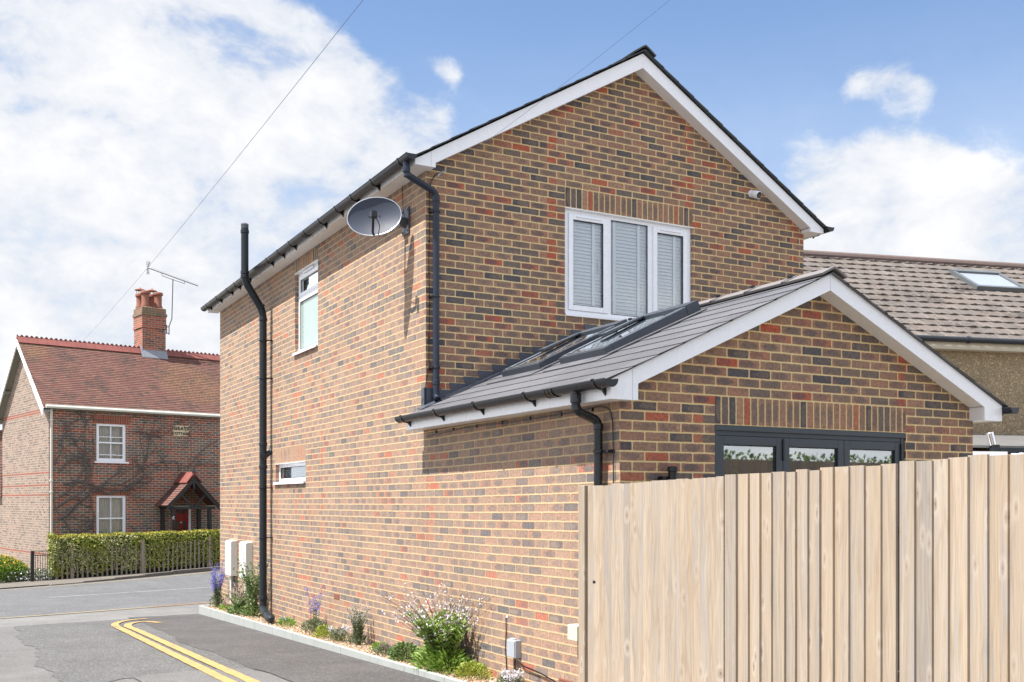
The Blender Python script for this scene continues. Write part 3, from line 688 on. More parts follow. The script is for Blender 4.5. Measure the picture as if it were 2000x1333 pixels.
# main roof
tm = .585; am = math.atan(tm); su = Vector((cos(am), 0, sin(am)))
ovx = .23; rk = .205
zt0 = 3.578                         # roof underside height at x=0
slm = (WM/2+ovx)/cos(am)
mb = MB()
courses(mb, (-ovx, T-rk, zt0-ovx*tm), (0, 1, 0), su, (-sin(am), 0, cos(am)), YF-T+2*rk, slm, .25, .013)
courses(mb, (WM+ovx, T-rk, zt0-ovx*tm), (0, 1, 0), (-cos(am), 0, sin(am)), (sin(am), 0, cos(am)), YF-T+2*rk, slm, .25, .013)
roofm = mb.build('roof', 'slate_m', H)
zr = zt0+WM/2*tm
mb = MB()
def ridge_tiles(mb, x, y0, y1, z, sl, L=.45, w=.17, th=.015):
    n = int(round((y1-y0)/L)); L = (y1-y0)/n; a = math.atan(sl)
    for i in range(n):
        ya, yb = y0+i*L, y0+(i+1)*L-.006
        prof = []
        for sgn in (-1, 1):
            pass
        out = [(-w*cos(a), -w*sin(a)), (-.035, -.012), (0, .004), (.035, -.012), (w*cos(a), -w*sin(a))]
        inn = [(p[0]*.93, p[1]-th*1.1) for p in out]
        poly = out+inn[::-1]; o = .002*(i % 2)
        for k in range(4):
            q = [out[k], out[k+1], inn[k+1], inn[k]]
            mb.prism([(x+c[0], ya, z+c[1]+o) for c in q], (0, yb-ya, 0))
        for k in range(4):   # raised joint rib
            q = [out[k], out[k+1], inn[k+1], inn[k]]
            mb.prism([(x+c[0]*1.03, yb-.045, z+c[1]+o+.007) for c in q], (0, .04, 0))
ridge_tiles(mb, WM/2, T-rk-.015, YF+rk, zr+.05, tm)
mb.build('ridge', 'ridgedk', roofm)
# extension roof
te = .4514; ae = math.atan(te); ovx2 = .235; rk2 = .19
zt2 = .963                          # underside at x=0
sle = (WE/2+ovx2)/cos(ae)
mb = MB()
courses(mb, (-ovx2, -rk2, zt2-ovx2*te), (0, 1, 0), (cos(ae), 0, sin(ae)), (-sin(ae), 0, cos(ae)), T+rk2, sle, .245, .012)
courses(mb, (WE+ovx2, -rk2, zt2-ovx2*te), (0, 1, 0), (-cos(ae), 0, sin(ae)), (sin(ae), 0, cos(ae)), T+rk2-.002, sle, .245, .012)
roofe = mb.build('extension_roof', 'slate', H)
zre = zt2+WE/2*te
mb = MB(); ridge_tiles(mb, WE/2, -rk2-.02, T-.004, zre+.045, te, .483, .155)
ridge_ = mb.build('ridge', 'ridge', roofe)
# dark joints between the ridge tiles
for i in range(1, 8):
    y = -rk2-.02+i*(T+rk2+.016)/8; z = zre+.045; mb = MB(); w = .155; c_, s_ = cos(ae), sin(ae)
    P_ = [(-w*c_*1.02, -w*s_+.008), (-.036, .0), (0, .017), (.036, .0), (w*c_*1.02, -w*s_+.008)]
    for k in range(4):
        (a, b), (c, d) = P_[k], P_[k+1]; mb.prism([(WE/2+a, y-.010, z+b-.012), (WE/2+c, y-.010, z+d-.012), (WE/2+c, y-.010, z+d), (WE/2+a, y-.010, z+b)], (0, .014, 0))
    for sx in (-1, 1): mb.box((WE/2+sx*.06-.012, y-.035, z-.012), (WE/2+sx*.06+.012, y+.012, z+.006))
    mb.build('ridge_joint', 'black', ridge_)

# bargeboards, fascias, soffits (white uPVC)
def barge(mb, yf, x0, x1, zb0, slb, zt0_, slt, boxw, zbot, th=.022):
    """front board: polygon in the plane y=yf; box ends; x0/x1 outer ends"""
    xc = (x0+x1)/2; half = xc-x0
    zl = zb0; pts = [(x0, zbot), (x0+boxw, zbot), (x0+boxw, zl), (xc, zl+(half-boxw)*slb), (xc, zt0_+half*slt), (x0, zt0_)]
    L = [(a, yf, b) for a, b in pts]; R = [(2*xc-a, yf, b) for a, b in pts][::-1]
    mb.prism(L, (0, th, 0)); 
    mb.prism([(p[0]+(.0015 if abs(p[0]-xc) < 1e-6 else 0), p[1], p[2]) for p in R], (0, th, 0))
# main: x0=-.185, bottom slope from (.034,3.435), top (-.185,3.452)->apex
yfm = T-.16
mb = MB()
for i in range(9):
    for sg in (1, -1):
        x = WM/2-sg*(.3+i*.27); z = 3.52+.578*(WM/2-abs(WM/2-x)); mb.lathe((x, yfm-.0008, z), [(.006, -.002), (.006, .0012)], 8, (0, -1, 0))
barge(mb, yfm, -.185, WM+.185, 3.440, .575, 3.446, .585, .225, 3.392)
mb.build('bargeboard', 'upvc', H)
mb = MB()
mb.box((-.185, yfm+.023, 3.392), (-.165, YF+.16, 3.462)); mb.build('fascia', 'upvc', H)
mb = MB(); mb.box((WM+.165, yfm+.023, 3.392), (WM+.185, YF+.16, 3.462)); mb.build('fascia', 'upvc', H)
mb = MB()
mb.box((-.164, yfm+.023, 3.396), (.0, YF+.16, 3.408)); mb.box((WM, yfm+.023, 3.396), (WM+.164, YF+.16, 3.408))
mb.box((.0, yfm+.023, 3.396), (.04, T-.001, 3.408)); mb.box((WM-.04, yfm+.023, 3.396), (WM, T-.001, 3.408))
mb.box((.028, yfm+.023, 3.409), (.04, T-.001, 3.44)); mb.box((WM-.04, yfm+.023, 3.409), (WM-.028, T-.001, 3.44))
# sloping soffit behind the bargeboard
def slope_soffit(mb, ya, yb, x0, z0, xc, sl, t=.012):
    for sg in (1, -1):
        X = lambda x: x if sg == 1 else 2*xc-x
        mb.hexa([(X(x0), ya, z0), (X(xc), ya, z0+(xc-x0)*sl), (X(xc), yb, z0+(xc-x0)*sl), (X(x0), yb, z0),
                 (X(x0), ya, z0+t), (X(xc), ya, z0+t+(xc-x0)*sl), (X(xc), yb, z0+t+(xc-x0)*sl), (X(x0), yb, z0+t)])
slope_soffit(mb, yfm+.023, T-.001, .042, 3.447, WM/2, .575)
mb.build('soffit', 'soffit', H)
# extension
yfe = -.16
mb = MB()
for i in range(9):
    for sg in (1, -1):
        x = WE/2-sg*(.25+i*.21); z = .80+.4515*(WE/2-abs(WE/2-x))+.11
        mb.lathe((x, yfe-.0008, z), [(.006, -.002), (.006, .0012)], 8, (0, -1, 0))
barge(mb, yfe, -.19, WE+.19, .848, .4515, .868, .4565, .24, .728)
mb.build('extension_bargeboard', 'upvc', H)
mb = MB()
mb.box((-.19, yfe+.023, .728), (-.17, 3.53, .868)); mb.box((-.169, 3.51, .728), (-.0, 3.53, .868))
mb.build('extension_fascia', 'upvc', H)
mb = MB(); mb.box((WE+.17, yfe+.023, .728), (WE+.19, T, .868)); mb.build('extension_fascia', 'upvc', H)
mb = MB()
mb.box((-.169, yfe+.023, .733), (0, 3.509, .745)); mb.box((WE, yfe+.023, .733), (WE+.169, T, .745))
mb.box((0, yfe+.023, .733), (.05, -.001, .745)); mb.box((WE-.05, yfe+.023, .733), (WE, -.001, .745))
mb.box((.038, yfe+.023, .746), (.05, -.001, .85)); mb.box((WE-.05, yfe+.023, .746), (WE-.038, -.001, .85))
slope_soffit(mb, yfe+.023, -.001, .051, .854, WE/2, .4515)
mb.build('extension_soffit', 'soffit', H)
for a_, b_ in (((-.012, yfm-.0008, 3.395), (-.0095, yfm+.002, 3.545)), ((-.0, yfe-.0008, .73), (.0025, yfe+.002, .945)), ((WE/2-.0012, yfe-.0008, 1.70), (WE/2+.0012, yfe+.002, 1.85))):
    mb = MB(); mb.box(a_, b_); mb.build('board_joint', 'ugrey', H)

# gutters
def gutter(name, parent, x, z, y0, y1, brackets, joints, side=-1, r=.057, fx=None):
    mb = MB(); n = 10; prof = [(r*cos(pi+pi*i/n), r*sin(pi+pi*i/n)*.95) for i in range(n+1)]
    pin = [(p[0]*.9, p[1]*.9+.001) for p in prof]
    for i in range(n):
        q = [prof[i], prof[i+1], pin[i+1], pin[i]]
        mb.prism([(x+a, y0, z+b) for a, b in q], (0, y1-y0, 0))
    for ye in (y0-.004, y1):
        mb.prism([(x+a*1.04, ye, z+b*1.04) for a, b in prof], (0, .004, 0))
    for sx in (-1, 1): mb.box((x+sx*r-.006, y0, z-.003), (x+sx*r+.004, y1, z+.006))
    g = mb.build(name, 'gutter', parent, smooth=True)
    for yb in brackets:
        mb = MB(); R2 = r*1.1
        pr = [(R2*cos(pi+pi*i/8), R2*sin(pi+pi*i/8)) for i in range(9)]
        pi_ = [(a*.93, b*.93) for a, b in pr]
        for i in range(8):
            q = [pr[i], pr[i+1], pi_[i+1], pi_[i]]; mb.prism([(x+a, yb-.016, z+b) for a, b in q], (0, .032, 0))
        xf = x-side*.0+(-side)*r if fx is None else fx
        mb.prism([(x, yb-.01, z-r*1.05), (xf, yb-.01, z-r*.2), (xf, yb-.01, z-r*1.75), (x+(-side)*r*.5, yb-.01, z-r*1.2)], (0, .02, 0))
        mb.box((x+side*r*1.0-.006, yb-.016, z-.004), (x+side*r*1.0+.006, yb+.016, z+.014))
        mb.build('gutter_bracket', 'black', g)
    for yj in joints:
        mb = MB()
        for dy in (-.05, 0, .05):
            R2 = r*1.12; w = .011
            pr = [(R2*cos(pi+pi*i/8), R2*sin(pi+pi*i/8)) for i in range(9)]; p2 = [(a*.9, b*.9) for a, b in pr]
            for i in range(8):
                q = [pr[i], pr[i+1], p2[i+1], p2[i]]; mb.prism([(x+a, yj+dy-w, z+b) for a, b in q], (0, 2*w, 0))
        pr = [(r*1.06*cos(pi+pi*i/8), r*1.06*sin(pi+pi*i/8)) for i in range(9)]; p2 = [(a*.94, b*.94) for a, b in pr]
        for i in range(8):
            q = [pr[i], pr[i+1], p2[i+1], p2[i]]; mb.prism([(x+a, yj-.06, z+b) for a, b in q], (0, .12, 0))
        mb.build('gutter_joint', 'black', g)
    return g
gutter('gutter', H, -.247, 3.468, 3.255, YF+.17, [3.5, 4.27, 4.9, 5.44, 6.04, 7.3, 7.84, 8.4, 9.65, 10.28, 10.78, 11.53, 12.3], [6.69], fx=-.187)
gutter('gutter', H, WM+.247, 3.468, 3.255, YF+.17, [3.5, 4.4, 5.3], [], side=1, fx=WM+.187)
gutter('gutter', H, -.247, .855, -.25, 3.565, [3.42, 2.62, 1.80, .9, -.10], [.53], fx=-.192)
gutter('gutter', H, WE+.247, .845, -.25, 3.40, [-.1, .8, 1.7], [], side=1, fx=WE+.192)

def bendpath(pts, r=.05, n=5):
    """round the corners of a polyline"""
    P = [Vector(p) for p in pts]; out = [P[0]]
    for i in range(1, len(P)-1):
        a = (P[i-1]-P[i]); b = (P[i+1]-P[i]); ra = min(r, a.length*.45, b.length*.45); A = P[i]+a.normalized()*ra; B = P[i]+b.normalized()*ra
        for k in range(n+1):
            t = k/n; out.append(A*(1-t)**2+P[i]*2*t*(1-t)+B*t*t)
    out.append(P[-1]); return out
def collar(mb, p, r, h=.045, axis=(0, 0, 1)):
    mb.lathe(p, [(r*.98, -h/2), (r*1.14, -h/2+.004), (r*1.14, h/2-.004), (r*.98, h/2)], 20, axis)
def hollow_end(mb, p, ax, r, L=.05):
    mb.lathe(p, [(r, 0), (r, L), (r*.86, L), (r*.86, .004)], 20, ax)
# gable downpipe
dp = (.088, T-.065)
mb = MB(); r = .034
mb.tube(bendpath([(-.247, 3.40, 3.45), (-.247, 3.40, 3.30), (.088, dp[1], 3.165), (.088, dp[1], 1.115)], .05), r, 16)
hollow_end(mb, (.088, dp[1], 1.155), (0, 0, -1), r*1.02, .07)
collar(mb, (.088, dp[1], 3.10), r, .06); collar(mb, (.088, dp[1], 1.22), r, .05); collar(mb, (-.247, 3.40, 3.345), r, .05)
collar(mb, (-.235, 3.4, 3.29), r, .03)
P1 = mb.build('downpipe', 'pipeblue', H, smooth=True)
for z in (2.97, 2.10, 1.37):
    mb = MB(); collar(mb, (.088, dp[1], z), r*1.06, .022); mb.box((.03, T-.03, z-.012), (.06, T-.001, z+.012)); mb.lathe((.043, dp[1]+.01, z), [(.012, -.02), (.012, .02)], 10, (0, 1, 0))
    mb.build('pipe_clip', 'black', P1)
# shoe end of that pipe turned outwards over the slates
mb = MB(); mb.tube(bendpath([(.088, dp[1], 1.11), (.088, dp[1]-.005, 1.07), (.078, dp[1]-.05, 1.045)], .03), r, 16, cap=False)
hollow_end(mb, (.0795, dp[1]-.042, 1.049), (-.15, -.85, -.42), r*1.04, .03); mb.build('pipe_shoe', 'pipeblue', P1, smooth=True)
# extension downpipe
mb = MB()
mb.tube(bendpath([(-.247, .21, .81), (-.247, .21, .67), (-.062, .19, .60), (-.062, .19, -1.52)], .05), r, 16)
collar(mb, (-.247, .21, .76), r*1.1, .07); collar(mb, (-.247, .21, .69), r, .04); collar(mb, (-.062, .19, .555), r, .05)
P2 = mb.build('downpipe', 'black', H, smooth=True)
for z in (.37, -.6):
    mb = MB(); collar(mb, (-.062, .19, z), r*1.08, .026); mb.box((-.05, .08, z-.009), (-.001, .17, z+.009)); mb.lathe((-.02, .075, z), [(.014, -.02), (.014, .02)], 10, (1, 0, 0))
    mb.build('pipe_clip', 'black', P2)
# soil vent pipe
rs = .055; sy = 9.2; sx = -.125
mb = MB()
mb.tube(bendpath([(-.40, sy, 4.08), (-.40, sy, 3.30), (sx, sy, 2.86), (sx, sy, -1.50)], .11, 7), rs, 20)
for z in (3.42, 3.36): collar(mb, (-.40, sy, z), rs, .05)
collar(mb, (-.4, sy, 4.03), rs, .05)
for z in (2.74, .52, .86, -1.46): collar(mb, (sx, sy, z), rs, .05)
collar(mb, (sx-.03, sy, 2.93), rs, .03, (-.55, 0, .83))
SP = mb.build('soil_pipe', 'soil', H, smooth=True)
mb = MB(); mb.tube([(sx, sy, .66), (-.03, sy-.03, .74), (0.0, sy-.04, .76)], .04, 14); mb.lathe((sx-.02, sy-.05, .69), [(.045, 0), (.045, .02), (.034, .022)], 16, (-.2, -1, 0)); mb.build('branch_pipe', 'soil', SP, smooth=True)
mb = MB(); mb.lathe((-.40, sy, 4.08), [(.056, 0), (.057, .02), (.05, .022), (.052, .055), (.03, .075), (.001, .08)], 16)
for k in range(12):
    a = 2*pi*k/12; mb.box((-.40+.052*cos(a)-.004, sy+.052*sin(a)-.004, 4.10), (-.40+.052*cos(a)+.004, sy+.052*sin(a)+.004, 4.145))
mb.build('vent_cowl', 'steel', SP, smooth=True)
for z in (2.42, 1.85, .2, -.55):
    mb = MB(); collar(mb, (sx, sy, z), rs*1.05, .02); mb.box((-.08, sy-.075, z-.008), (-.001, sy-.045, z+.008)); mb.lathe((-.02, sy-.075, z), [(.013, -.01), (.013, .02)], 8, (1, 0, 0))
    mb.build('pipe_clip', 'black', SP)
mb = MB(); mb.tube(bendpath([(sx, sy, -1.49), (sx, sy, -1.62), (-.20, 8.75, -1.66), (-.29, 8.18, -1.66)], .07), rs, 20)
collar(mb, (-.205, 8.72, -1.66), rs, .045, (-.15, -1, 0)); collar(mb, (-.27, 8.3, -1.66), rs*1.05, .07, (-.15, -1, 0))
mb.lathe((-.28, 8.26, -1.66), [(rs*1.1, 0), (rs*1.12, .05), (rs*.95, .1), (rs*.6, .13), (.001, .14)], 18, (-.15, -1, -.05))
mb.build('pipe_shoe', 'soil', SP, smooth=True)
# small black vent pipe by the extension doors
mb = MB(); mb.tube([(.43, -.07, -.2), (.43, -.07, .25)], .034, 16); collar(mb, (.43, -.07, .24), .035, .04); mb.box((.345, -.06, -.2), (.40, -.001, .185)); mb.build('vent_pipe', 'black', H, smooth=True)

# windows
def win_x(parent, y0, y1, z0, z1, xf, lights, sill=True, name='window'):
    pass
def frame_rect(mb, axis, plane, a0, a1, z0, z1, w, d, wb=None, wt=None):
    """rectangular frame; axis 'x' plane x=const (a=y), axis 'y' plane y=const (a=x); grows from plane by d"""
    wb = wb or w; wt = wt or w
    def B(p0, p1, q0, q1):
        if axis == 'y': mb.box((p0, plane, q0), (p1, plane+d, q1))
        else: mb.box((plane, p0, q0), (plane+d, p1, q1))
    B(a0, a0+w, z0, z1); B(a1-w, a1, z0, z1); B(a0+w, a1-w, z1-wt, z1); B(a0+w, a1-w, z0, z0+wb)
def pane(name, axis, plane, a0, a1, z0, z1, mat, parent):
    mb = MB()
    if axis == 'y': mb.add([(a0, plane, z0), (a1, plane, z0), (a1, plane, z1), (a0, plane, z1)], [(0, 1, 2, 3)], .5)
    else: mb.add([(plane, a0, z0), (plane, a0, z1), (plane, a1, z1), (plane, a1, z0)], [(0, 1, 2, 3)], .5)
    return mb.build(name, mat, parent)
# main gable window: 3 lights
yw = T+.03
mb = MB()
x0, x1, z0, z1 = MW
mb.box((x0+.002, yw, z0), (x0+.06, yw+.07, z1-.003)); mb.box((x1-.06, yw, z0), (x1-.002, yw+.07, z1-.003))
mb.box((x0+.06, yw, z1-.055), (x1-.06, yw+.07, z1-.003)); mb.box((x0+.06, yw, z0), (x1-.06, yw+.07, z0+.07))
mb.box((2.262, yw, z0+.07), (2.315, yw+.07, z1-.055)); mb.box((2.83, yw, z0+.07), (2.90, yw+.07, z1-.055))
mb.box((x0+.005, yw-.045, z0-.004), (x1-.005, yw, z0+.028)); mb.box((x0-.005, T-.014, z1-.014), (x1+.012, yw+.02, z1-.0035))
WND = mb.build('window', 'upvc', H, bevel=.003)
for (a, b, zt) in ((1.742, 2.262, z1-.057), (2.90, 3.398, z1-.057)):
    mb = MB(); frame_rect(mb, 'y', yw-.016, a, b, z0+.072, zt, .058, .06, wt=.062); s_ = mb.build('sash', 'upvc', WND, bevel=.004)
    mb = MB(); mb.box((a+.10, yw-.028, zt-.034), (b-.10, yw-.016, zt-.016)); mb.build('trickle_vent', 'upvc', WND, bevel=.004)
    mb = MB(); frame_rect(mb, 'y', yw-.004, a+.058, b-.058, z0+.13, zt-.062, .007, .02); mb.build('glazing_seal', 'black', WND)
for (a, b, c, d) in ((1.80, 2.205, z0+.13, z1-.119), (2.315, 2.83, z0+.07, z1-.055), (2.957, 3.341, z0+.13, z1-.119)):
    pane('pane', 'y', yw+.012, a, b, c, d, 'glass', WND)
    mb = MB(); n = int((d-c)/.0385)
    for i in range(n):
        zz = c+(i+.5)*(d-c)/n
        mb.hexa([(a+.004, yw+.036, zz-.021), (b-.004, yw+.036, zz-.021), (b-.004, yw+.052, zz+.021), (a+.004, yw+.052, zz+.021),
                 (a+.004, yw+.038, zz-.022), (b-.004, yw+.038, zz-.022), (b-.004, yw+.054, zz+.020), (a+.004, yw+.054, zz+.020)])
    tapes = (.72,) if b-a < .45 else (.12, .78)
    for t_ in tapes: mb.box((a+(b-a)*t_-.018, yw+.026, c), (a+(b-a)*t_+.018, yw+.0285, d))
    mb.build('blind', 'blind', WND)
mb = MB(); frame_rect(mb, 'y', yw+.004, 2.315, 2.83, z0+.07, z1-.055, .008, .012); mb.build('glazing_seal', 'black', WND)
mb = MB(); mb.tube(bendpath([(2.165, yw+.026, 2.58), (2.165, yw+.032, 2.60), (2.165, yw+.032, 2.72), (2.165, yw+.026, 2.74)], .01), .008, 8); mb.build('handle', 'upvc', WND, smooth=True)
# side wall windows
def side_window(y0, y1, z0, z1, transom, frosted):
    xw = .052; mb = MB()
    frame_rect(mb, 'x', xw, y0+.002, y1-.002, z0, z1-.003, .058, .06, wb=.075)
    if transom: mb.box((xw-.014, y0+.06, transom-.035), (xw+.06, y1-.06, transom+.035))
    mb.box((-.035, y0-.03+.03, z0-.002), (xw, y1-.005, z0+.022)); mb.box((-.036, y0+.0, z0-.012), (-.024, y1+.035, z0+.022)); mb.box((-.036, y1-.004, z0-.002), (-.002, y1+.035, z0+.02))
    mb.box((-.012, y0+.002, z1-.012), (xw, y1+.01, z1-.004))
    w = mb.build('window', 'upvc', H, bevel=.003)
    if transom:
        mb = MB(); frame_rect(mb, 'x', xw-.016, y0+.06, y1-.06, transom+.036, z1-.06, .05, .05); mb.build('sash', 'upvc', w, bevel=.004)
        mb = MB(); mb.box((xw-.03, y0+.3, z1-.045), (xw, y1-.3, z1-.02)); mb.build('trickle_vent', 'upvc', w, bevel=.004)
        pane('pane', 'x', xw+.01, y0+.11, y1-.11, transom+.086, z1-.11, 'glassd', w)
        pane('pane', 'x', xw+.01, y0+.06, y1-.06, z0+.075, transom-.035, 'frost', w)
        mb = MB(); frame_rect(mb, 'x', xw+.004, y0+.11, y1-.11, transom+.086, z1-.11, .009, .008); frame_rect(mb, 'x', xw+.004, y0+.06, y1-.06, z0+.075, transom-.035, .008, .008); mb.build('glazing_seal', 'black', w)
        mb = MB(); mb.box((xw+.06, y0+.06, transom+.02), (xw+.065, y1-.06, z1-.05)); mb.build('room_backing', 'room', w)
    else:
        pane('pane', 'x', xw+.012, y0+.06, y1-.06, z0+.075, z1-.061, 'glass', w)
        mb = MB(); frame_rect(mb, 'x', xw+.004, y0+.06, y1-.06, z0+.075, z1-.061, .008, .01); mb.build('glazing_seal', 'black', w)
        mb = MB(); n = 6
        for i in range(n):
            zz = z0+.085+(z1-.061-z0-.075)*i/n
            mb.hexa([(xw+.05, y0+.06, zz-.006), (xw+.05, y1+.06, zz-.006), (xw+.085, y1+.06, zz+.012), (xw+.085, y0+.06, zz+.012),
                     (xw+.05, y0+.06, zz-.003), (xw+.05, y1+.06, zz-.003), (xw+.085, y1+.06, zz+.015), (xw+.085, y0+.06, zz+.015)])
        for k in range(7): mb.box((xw+.046, y0+.12+k*.22, z0+.075), (xw+.049, y0+.13+k*.22, z1-.06))
        mb.build('blind', 'blind', w)
        mb = MB(); mb.box((xw+.13, y0-.1, z0-.1), (xw+.15, y1+.1, z1+.1)); mb.build('room_backing', 'room', w)
side_window(*UW, 2.83, True)
side_window(*LW, None, False)
# bifold doors in the extension
yd = .012; dx0, dx1, dz0, dz1 = EW
mb = MB()
mb.box((dx0+.003, yd, dz0), (dx0+.035, yd+.07, dz1-.004)); mb.box((dx1-.045, yd, dz0), (dx1-.003, yd+.07, dz1-.004)); mb.box((dx0+.035, yd+.006, .515), (dx1-.045, yd+.07, dz1-.004))
mb.box((dx0+.003, yd-.014, .552), (dx1-.003, yd+.02, dz1-.002))
DW = mb.build('patio_doors', 'anth', H, bevel=.002)
for (a, b) in ((dx0+.036, 1.608), (1.613, 2.293), (2.298, dx1-.046)):
    mb = MB(); frame_rect(mb, 'y', yd+.004, a, b, dz0+.02, .512, .068, .05); D = mb.build('door_leaf', 'anth', DW, bevel=.003)
    mb = MB(); frame_rect(mb, 'y', yd+.014, a+.068, b-.068, dz0+.088, .444, .008, .02); mb.build('glazing_seal', 'black', D)
    pane('pane', 'y', yd+.026, a+.068, b-.068, dz0+.088, .444, 'glassd', D)
    mb = MB(); mb.box((a+.07, yd+.055, .385), (b-.07, yd+.075, .44))
    for k in range(5): mb.box((a+.07, yd+.055, .372-k*.011), (b-.07, yd+.075, .3745-k*.011))
    for t_ in (.16, .78): mb.box((a+(b-a)*t_-.006, yd+.052, .33), (a+(b-a)*t_+.006, yd+.0545, .40))
    mb.build('blind', 'ugrey', D)
for x in (1.6105, dx1-.046):
    mb = MB(); mb.lathe((x, yd-.004, .33), [(.009, 0), (.009, .17)], 10); mb.build('hinge', 'black', DW, smooth=True)
mb = MB(); mb.box((1.98, yd+.03, .15), (2.14, yd+.045, .18)); mb.build('handle', 'upvc', DW)
# rooms behind the glass
mb = MB(); mb.box((.15, 3.0, -1.6), (3.7, 3.05, .9)); mb.box((.15, .3, -1.62), (3.7, 3.0, -1.58)); mb.box((.12, .1, -1.6), (.14, 3.0, .85)); mb.box((3.72, .1, -1.6), (3.74, 3.0, .85))
mb.build('inner_walls', 'room', H)
mb = MB(); mb.box((1.3, T+.5, 1.7), (3.9, T+.52, 3.3)); mb.build('inner_walls', 'room', H)

# lead flashing: stepped against the gable
mb = MB(); k = 0
def roof_top(x): return zt2+.013/cos(ae)+te*x
for k in range(14, 28):
    zk = .0325+.075*k
    xa = (zk-.135-roof_top(0))/te; xb = (zk+.075-.135-roof_top(0))/te
    if xa < .07 or xa > 1.95: continue
    mb.prism([(xa-.0, T-.006, zk), (xa+.03, T-.006, roof_top(xa)-.01), (xb+.05, T-.006, roof_top(xb+.05)-.01), (xb+.008, T-.006, zk)], (0, .0045, 0))
mb.box((-.03, T-.02, .96), (.17, T-.0015, 1.165)); mb.box((-.012, T-.02, .96), (-.0015, T+.09, 1.165))
# soaker on the slates
mb.hexa([(-.1, T-.13, roof_top(-.1)+.001), (1.95, T-.13, roof_top(1.95)+.001), (1.95, T-.007, roof_top(1.95)+.001), (-.1, T-.007, roof_top(-.1)+.001),
         (-.1, T-.13, roof_top(-.1)+.005), (1.95, T-.13, roof_top(1.95)+.005), (1.95, T-.007, roof_top(1.95)+.02), (-.1, T-.007, roof_top(-.1)+.02)])
mb.build('lead_flashing', 'lead', H)

# roof windows
def P_r(x, y, h): return Vector((x, y, roof_top(x)))+Vector((-sin(ae), 0, cos(ae)))*h
def slab(mb, xa, xb, ya, yb, h0, h1, hb0=None, hb1=None):
    hb0 = h0 if hb0 is None else hb0; hb1 = h1 if hb1 is None else hb1
    mb.hexa([P_r(xa, ya, h0), P_r(xb, ya, hb0), P_r(xb, yb, hb0), P_r(xa, yb, h0), P_r(xa, ya, h1), P_r(xb, ya, hb1), P_r(xb, yb, hb1), P_r(xa, yb, h1)])
for (ya, yb) in ((2.125, 2.88), (1.03, 1.77)):
    mb = MB()
    slab(mb, .58, .66, ya, yb, -.01, .062, -.01, .066)                      # bottom rail
    slab(mb, .662, 1.46, ya, ya+.045, -.01, .070, -.01, .092); slab(mb, .662, 1.46, yb-.05, yb, -.01, .072, -.01, .094)
    slab(mb, 1.462, 1.60, ya-.004, yb+.004, -.01, .108)
    slab(mb, 1.02, 1.462, yb-.13, yb-.01, .100, .116)
    rw = mb.build('roof_window', 'rlight', roofe, bevel=.003)
    mb = MB(); slab(mb, .60, 1.46, ya+.034, ya+.046, .0745, .078, .0945, .099); slab(mb, .60, 1.02, yb-.07, yb-.055, .072, .077, .085, .09)
    slab(mb, .60, .615, ya+.02, yb-.02, .067, .071); slab(mb, .655, .667, ya+.02, yb-.02, .071, .075); slab(mb, .60, 1.46, ya+.004, ya+.010, .0705, .075, .0925, .097); slab(mb, 1.02, 1.46, yb-.13, yb-.122, .1165, .120)
    mb.build('trim', 'alu', rw)
    mb = MB(); slab(mb, .662, 1.461, ya+.046, yb-.051, .062, .066, .084, .088); mb.build('pane', 'glassr', rw)
    mb = MB(); slab(mb, .63, 1.5, ya+.05, yb-.05, -.10, -.095); mb.build('blind', 'room', rw)
    # flashing apron
    mb = MB(); slab(mb, .43, .579, ya-.07, yb+.07, .001, .006); slab(mb, .579, 1.62, ya-.06, ya-.002, .001, .012); slab(mb, .579, 1.62, yb+.002, yb+.06, .001, .012)
    mb.build('flashing_apron', 'slate', rw)

# air bricks
for (y, z) in ((6.22, -1.2), (11.9, -1.12), (9.55, -1.2), (.75, -1.45)):
    mb = MB(); mb.box((-.004, y-.105, z-.032), (-.0005, y+.105, z+.032))
    for k in range(3): mb.box((-.0075, y-.095, z-.026+k*.022), (-.0041, y+.095, z-.016+k*.022))
    mb.build('air_brick', 'pot', H)
# downlights in soffit
for y in (8.35, 7.8, 10.6, 6.3): MB().lathe((-.09, y, 3.3955), [(.035, -.004), (.035, 0)], 14).build('soffit_vent', 'soffit', H)

# ------------------------------------------------------------------ attachments that hang on the house
# satellite dish
dc = Vector((-.385, 3.93, 2.985)); dn = Vector((-.50, -.84, .20)).normalized()
sd_ = thing('satellite_dish', 'oval grey satellite dish on a bracket under the eaves near the house corner', 'satellite dish', tuple(dc))
du_ = dn.cross(Vector((0, 0, 1))).normalized(); dv_ = du_.cross(dn).normalized()
ro = radians(-8); du2 = du_*cos(ro)+dv_*sin(ro); dv2 = dv_*cos(ro)-du_*sin(ro)
mb = MB(); nr_, na_ = 8, 40; A, Bq = .285, .215; vs = []
for i in range(nr_+1):
    for j in range(na_):
        t = i/nr_; a = 2*pi*j/na_; vs.append(dc+du2*(A*t*cos(a))+dv2*(Bq*t*sin(a))-dn*(.05*(1-t*t)))
vs2 = [v-dn*.004 for v in vs]; q = (nr_+1)*na_
fs_ = [(i*na_+j, (i+1)*na_+j, (i+1)*na_+(j+1) % na_, i*na_+(j+1) % na_) for i in range(nr_) for j in range(na_)]
mb.add(vs+vs2, fs_+[(b+q, a+q, d+q, c+q) for a, b, c, d in fs_]+[(nr_*na_+j, nr_*na_+j+q, nr_*na_+(j+1) % na_+q, nr_*na_+(j+1) % na_) for j in range(na_)])
mb.build('reflector', 'dish', sd_, smooth=True)
mb = MB(); mb.tube([vs[nr_*na_+j] for j in range(na_)]+[vs[nr_*na_]], .006, 8, cap=False); mb.build('rim', 'alu', sd_, smooth=True)
lo_ = dc-dv2*(Bq*.93)+du2*.03; lnb = dc+dn*.24-dv2*.09-du2*.02
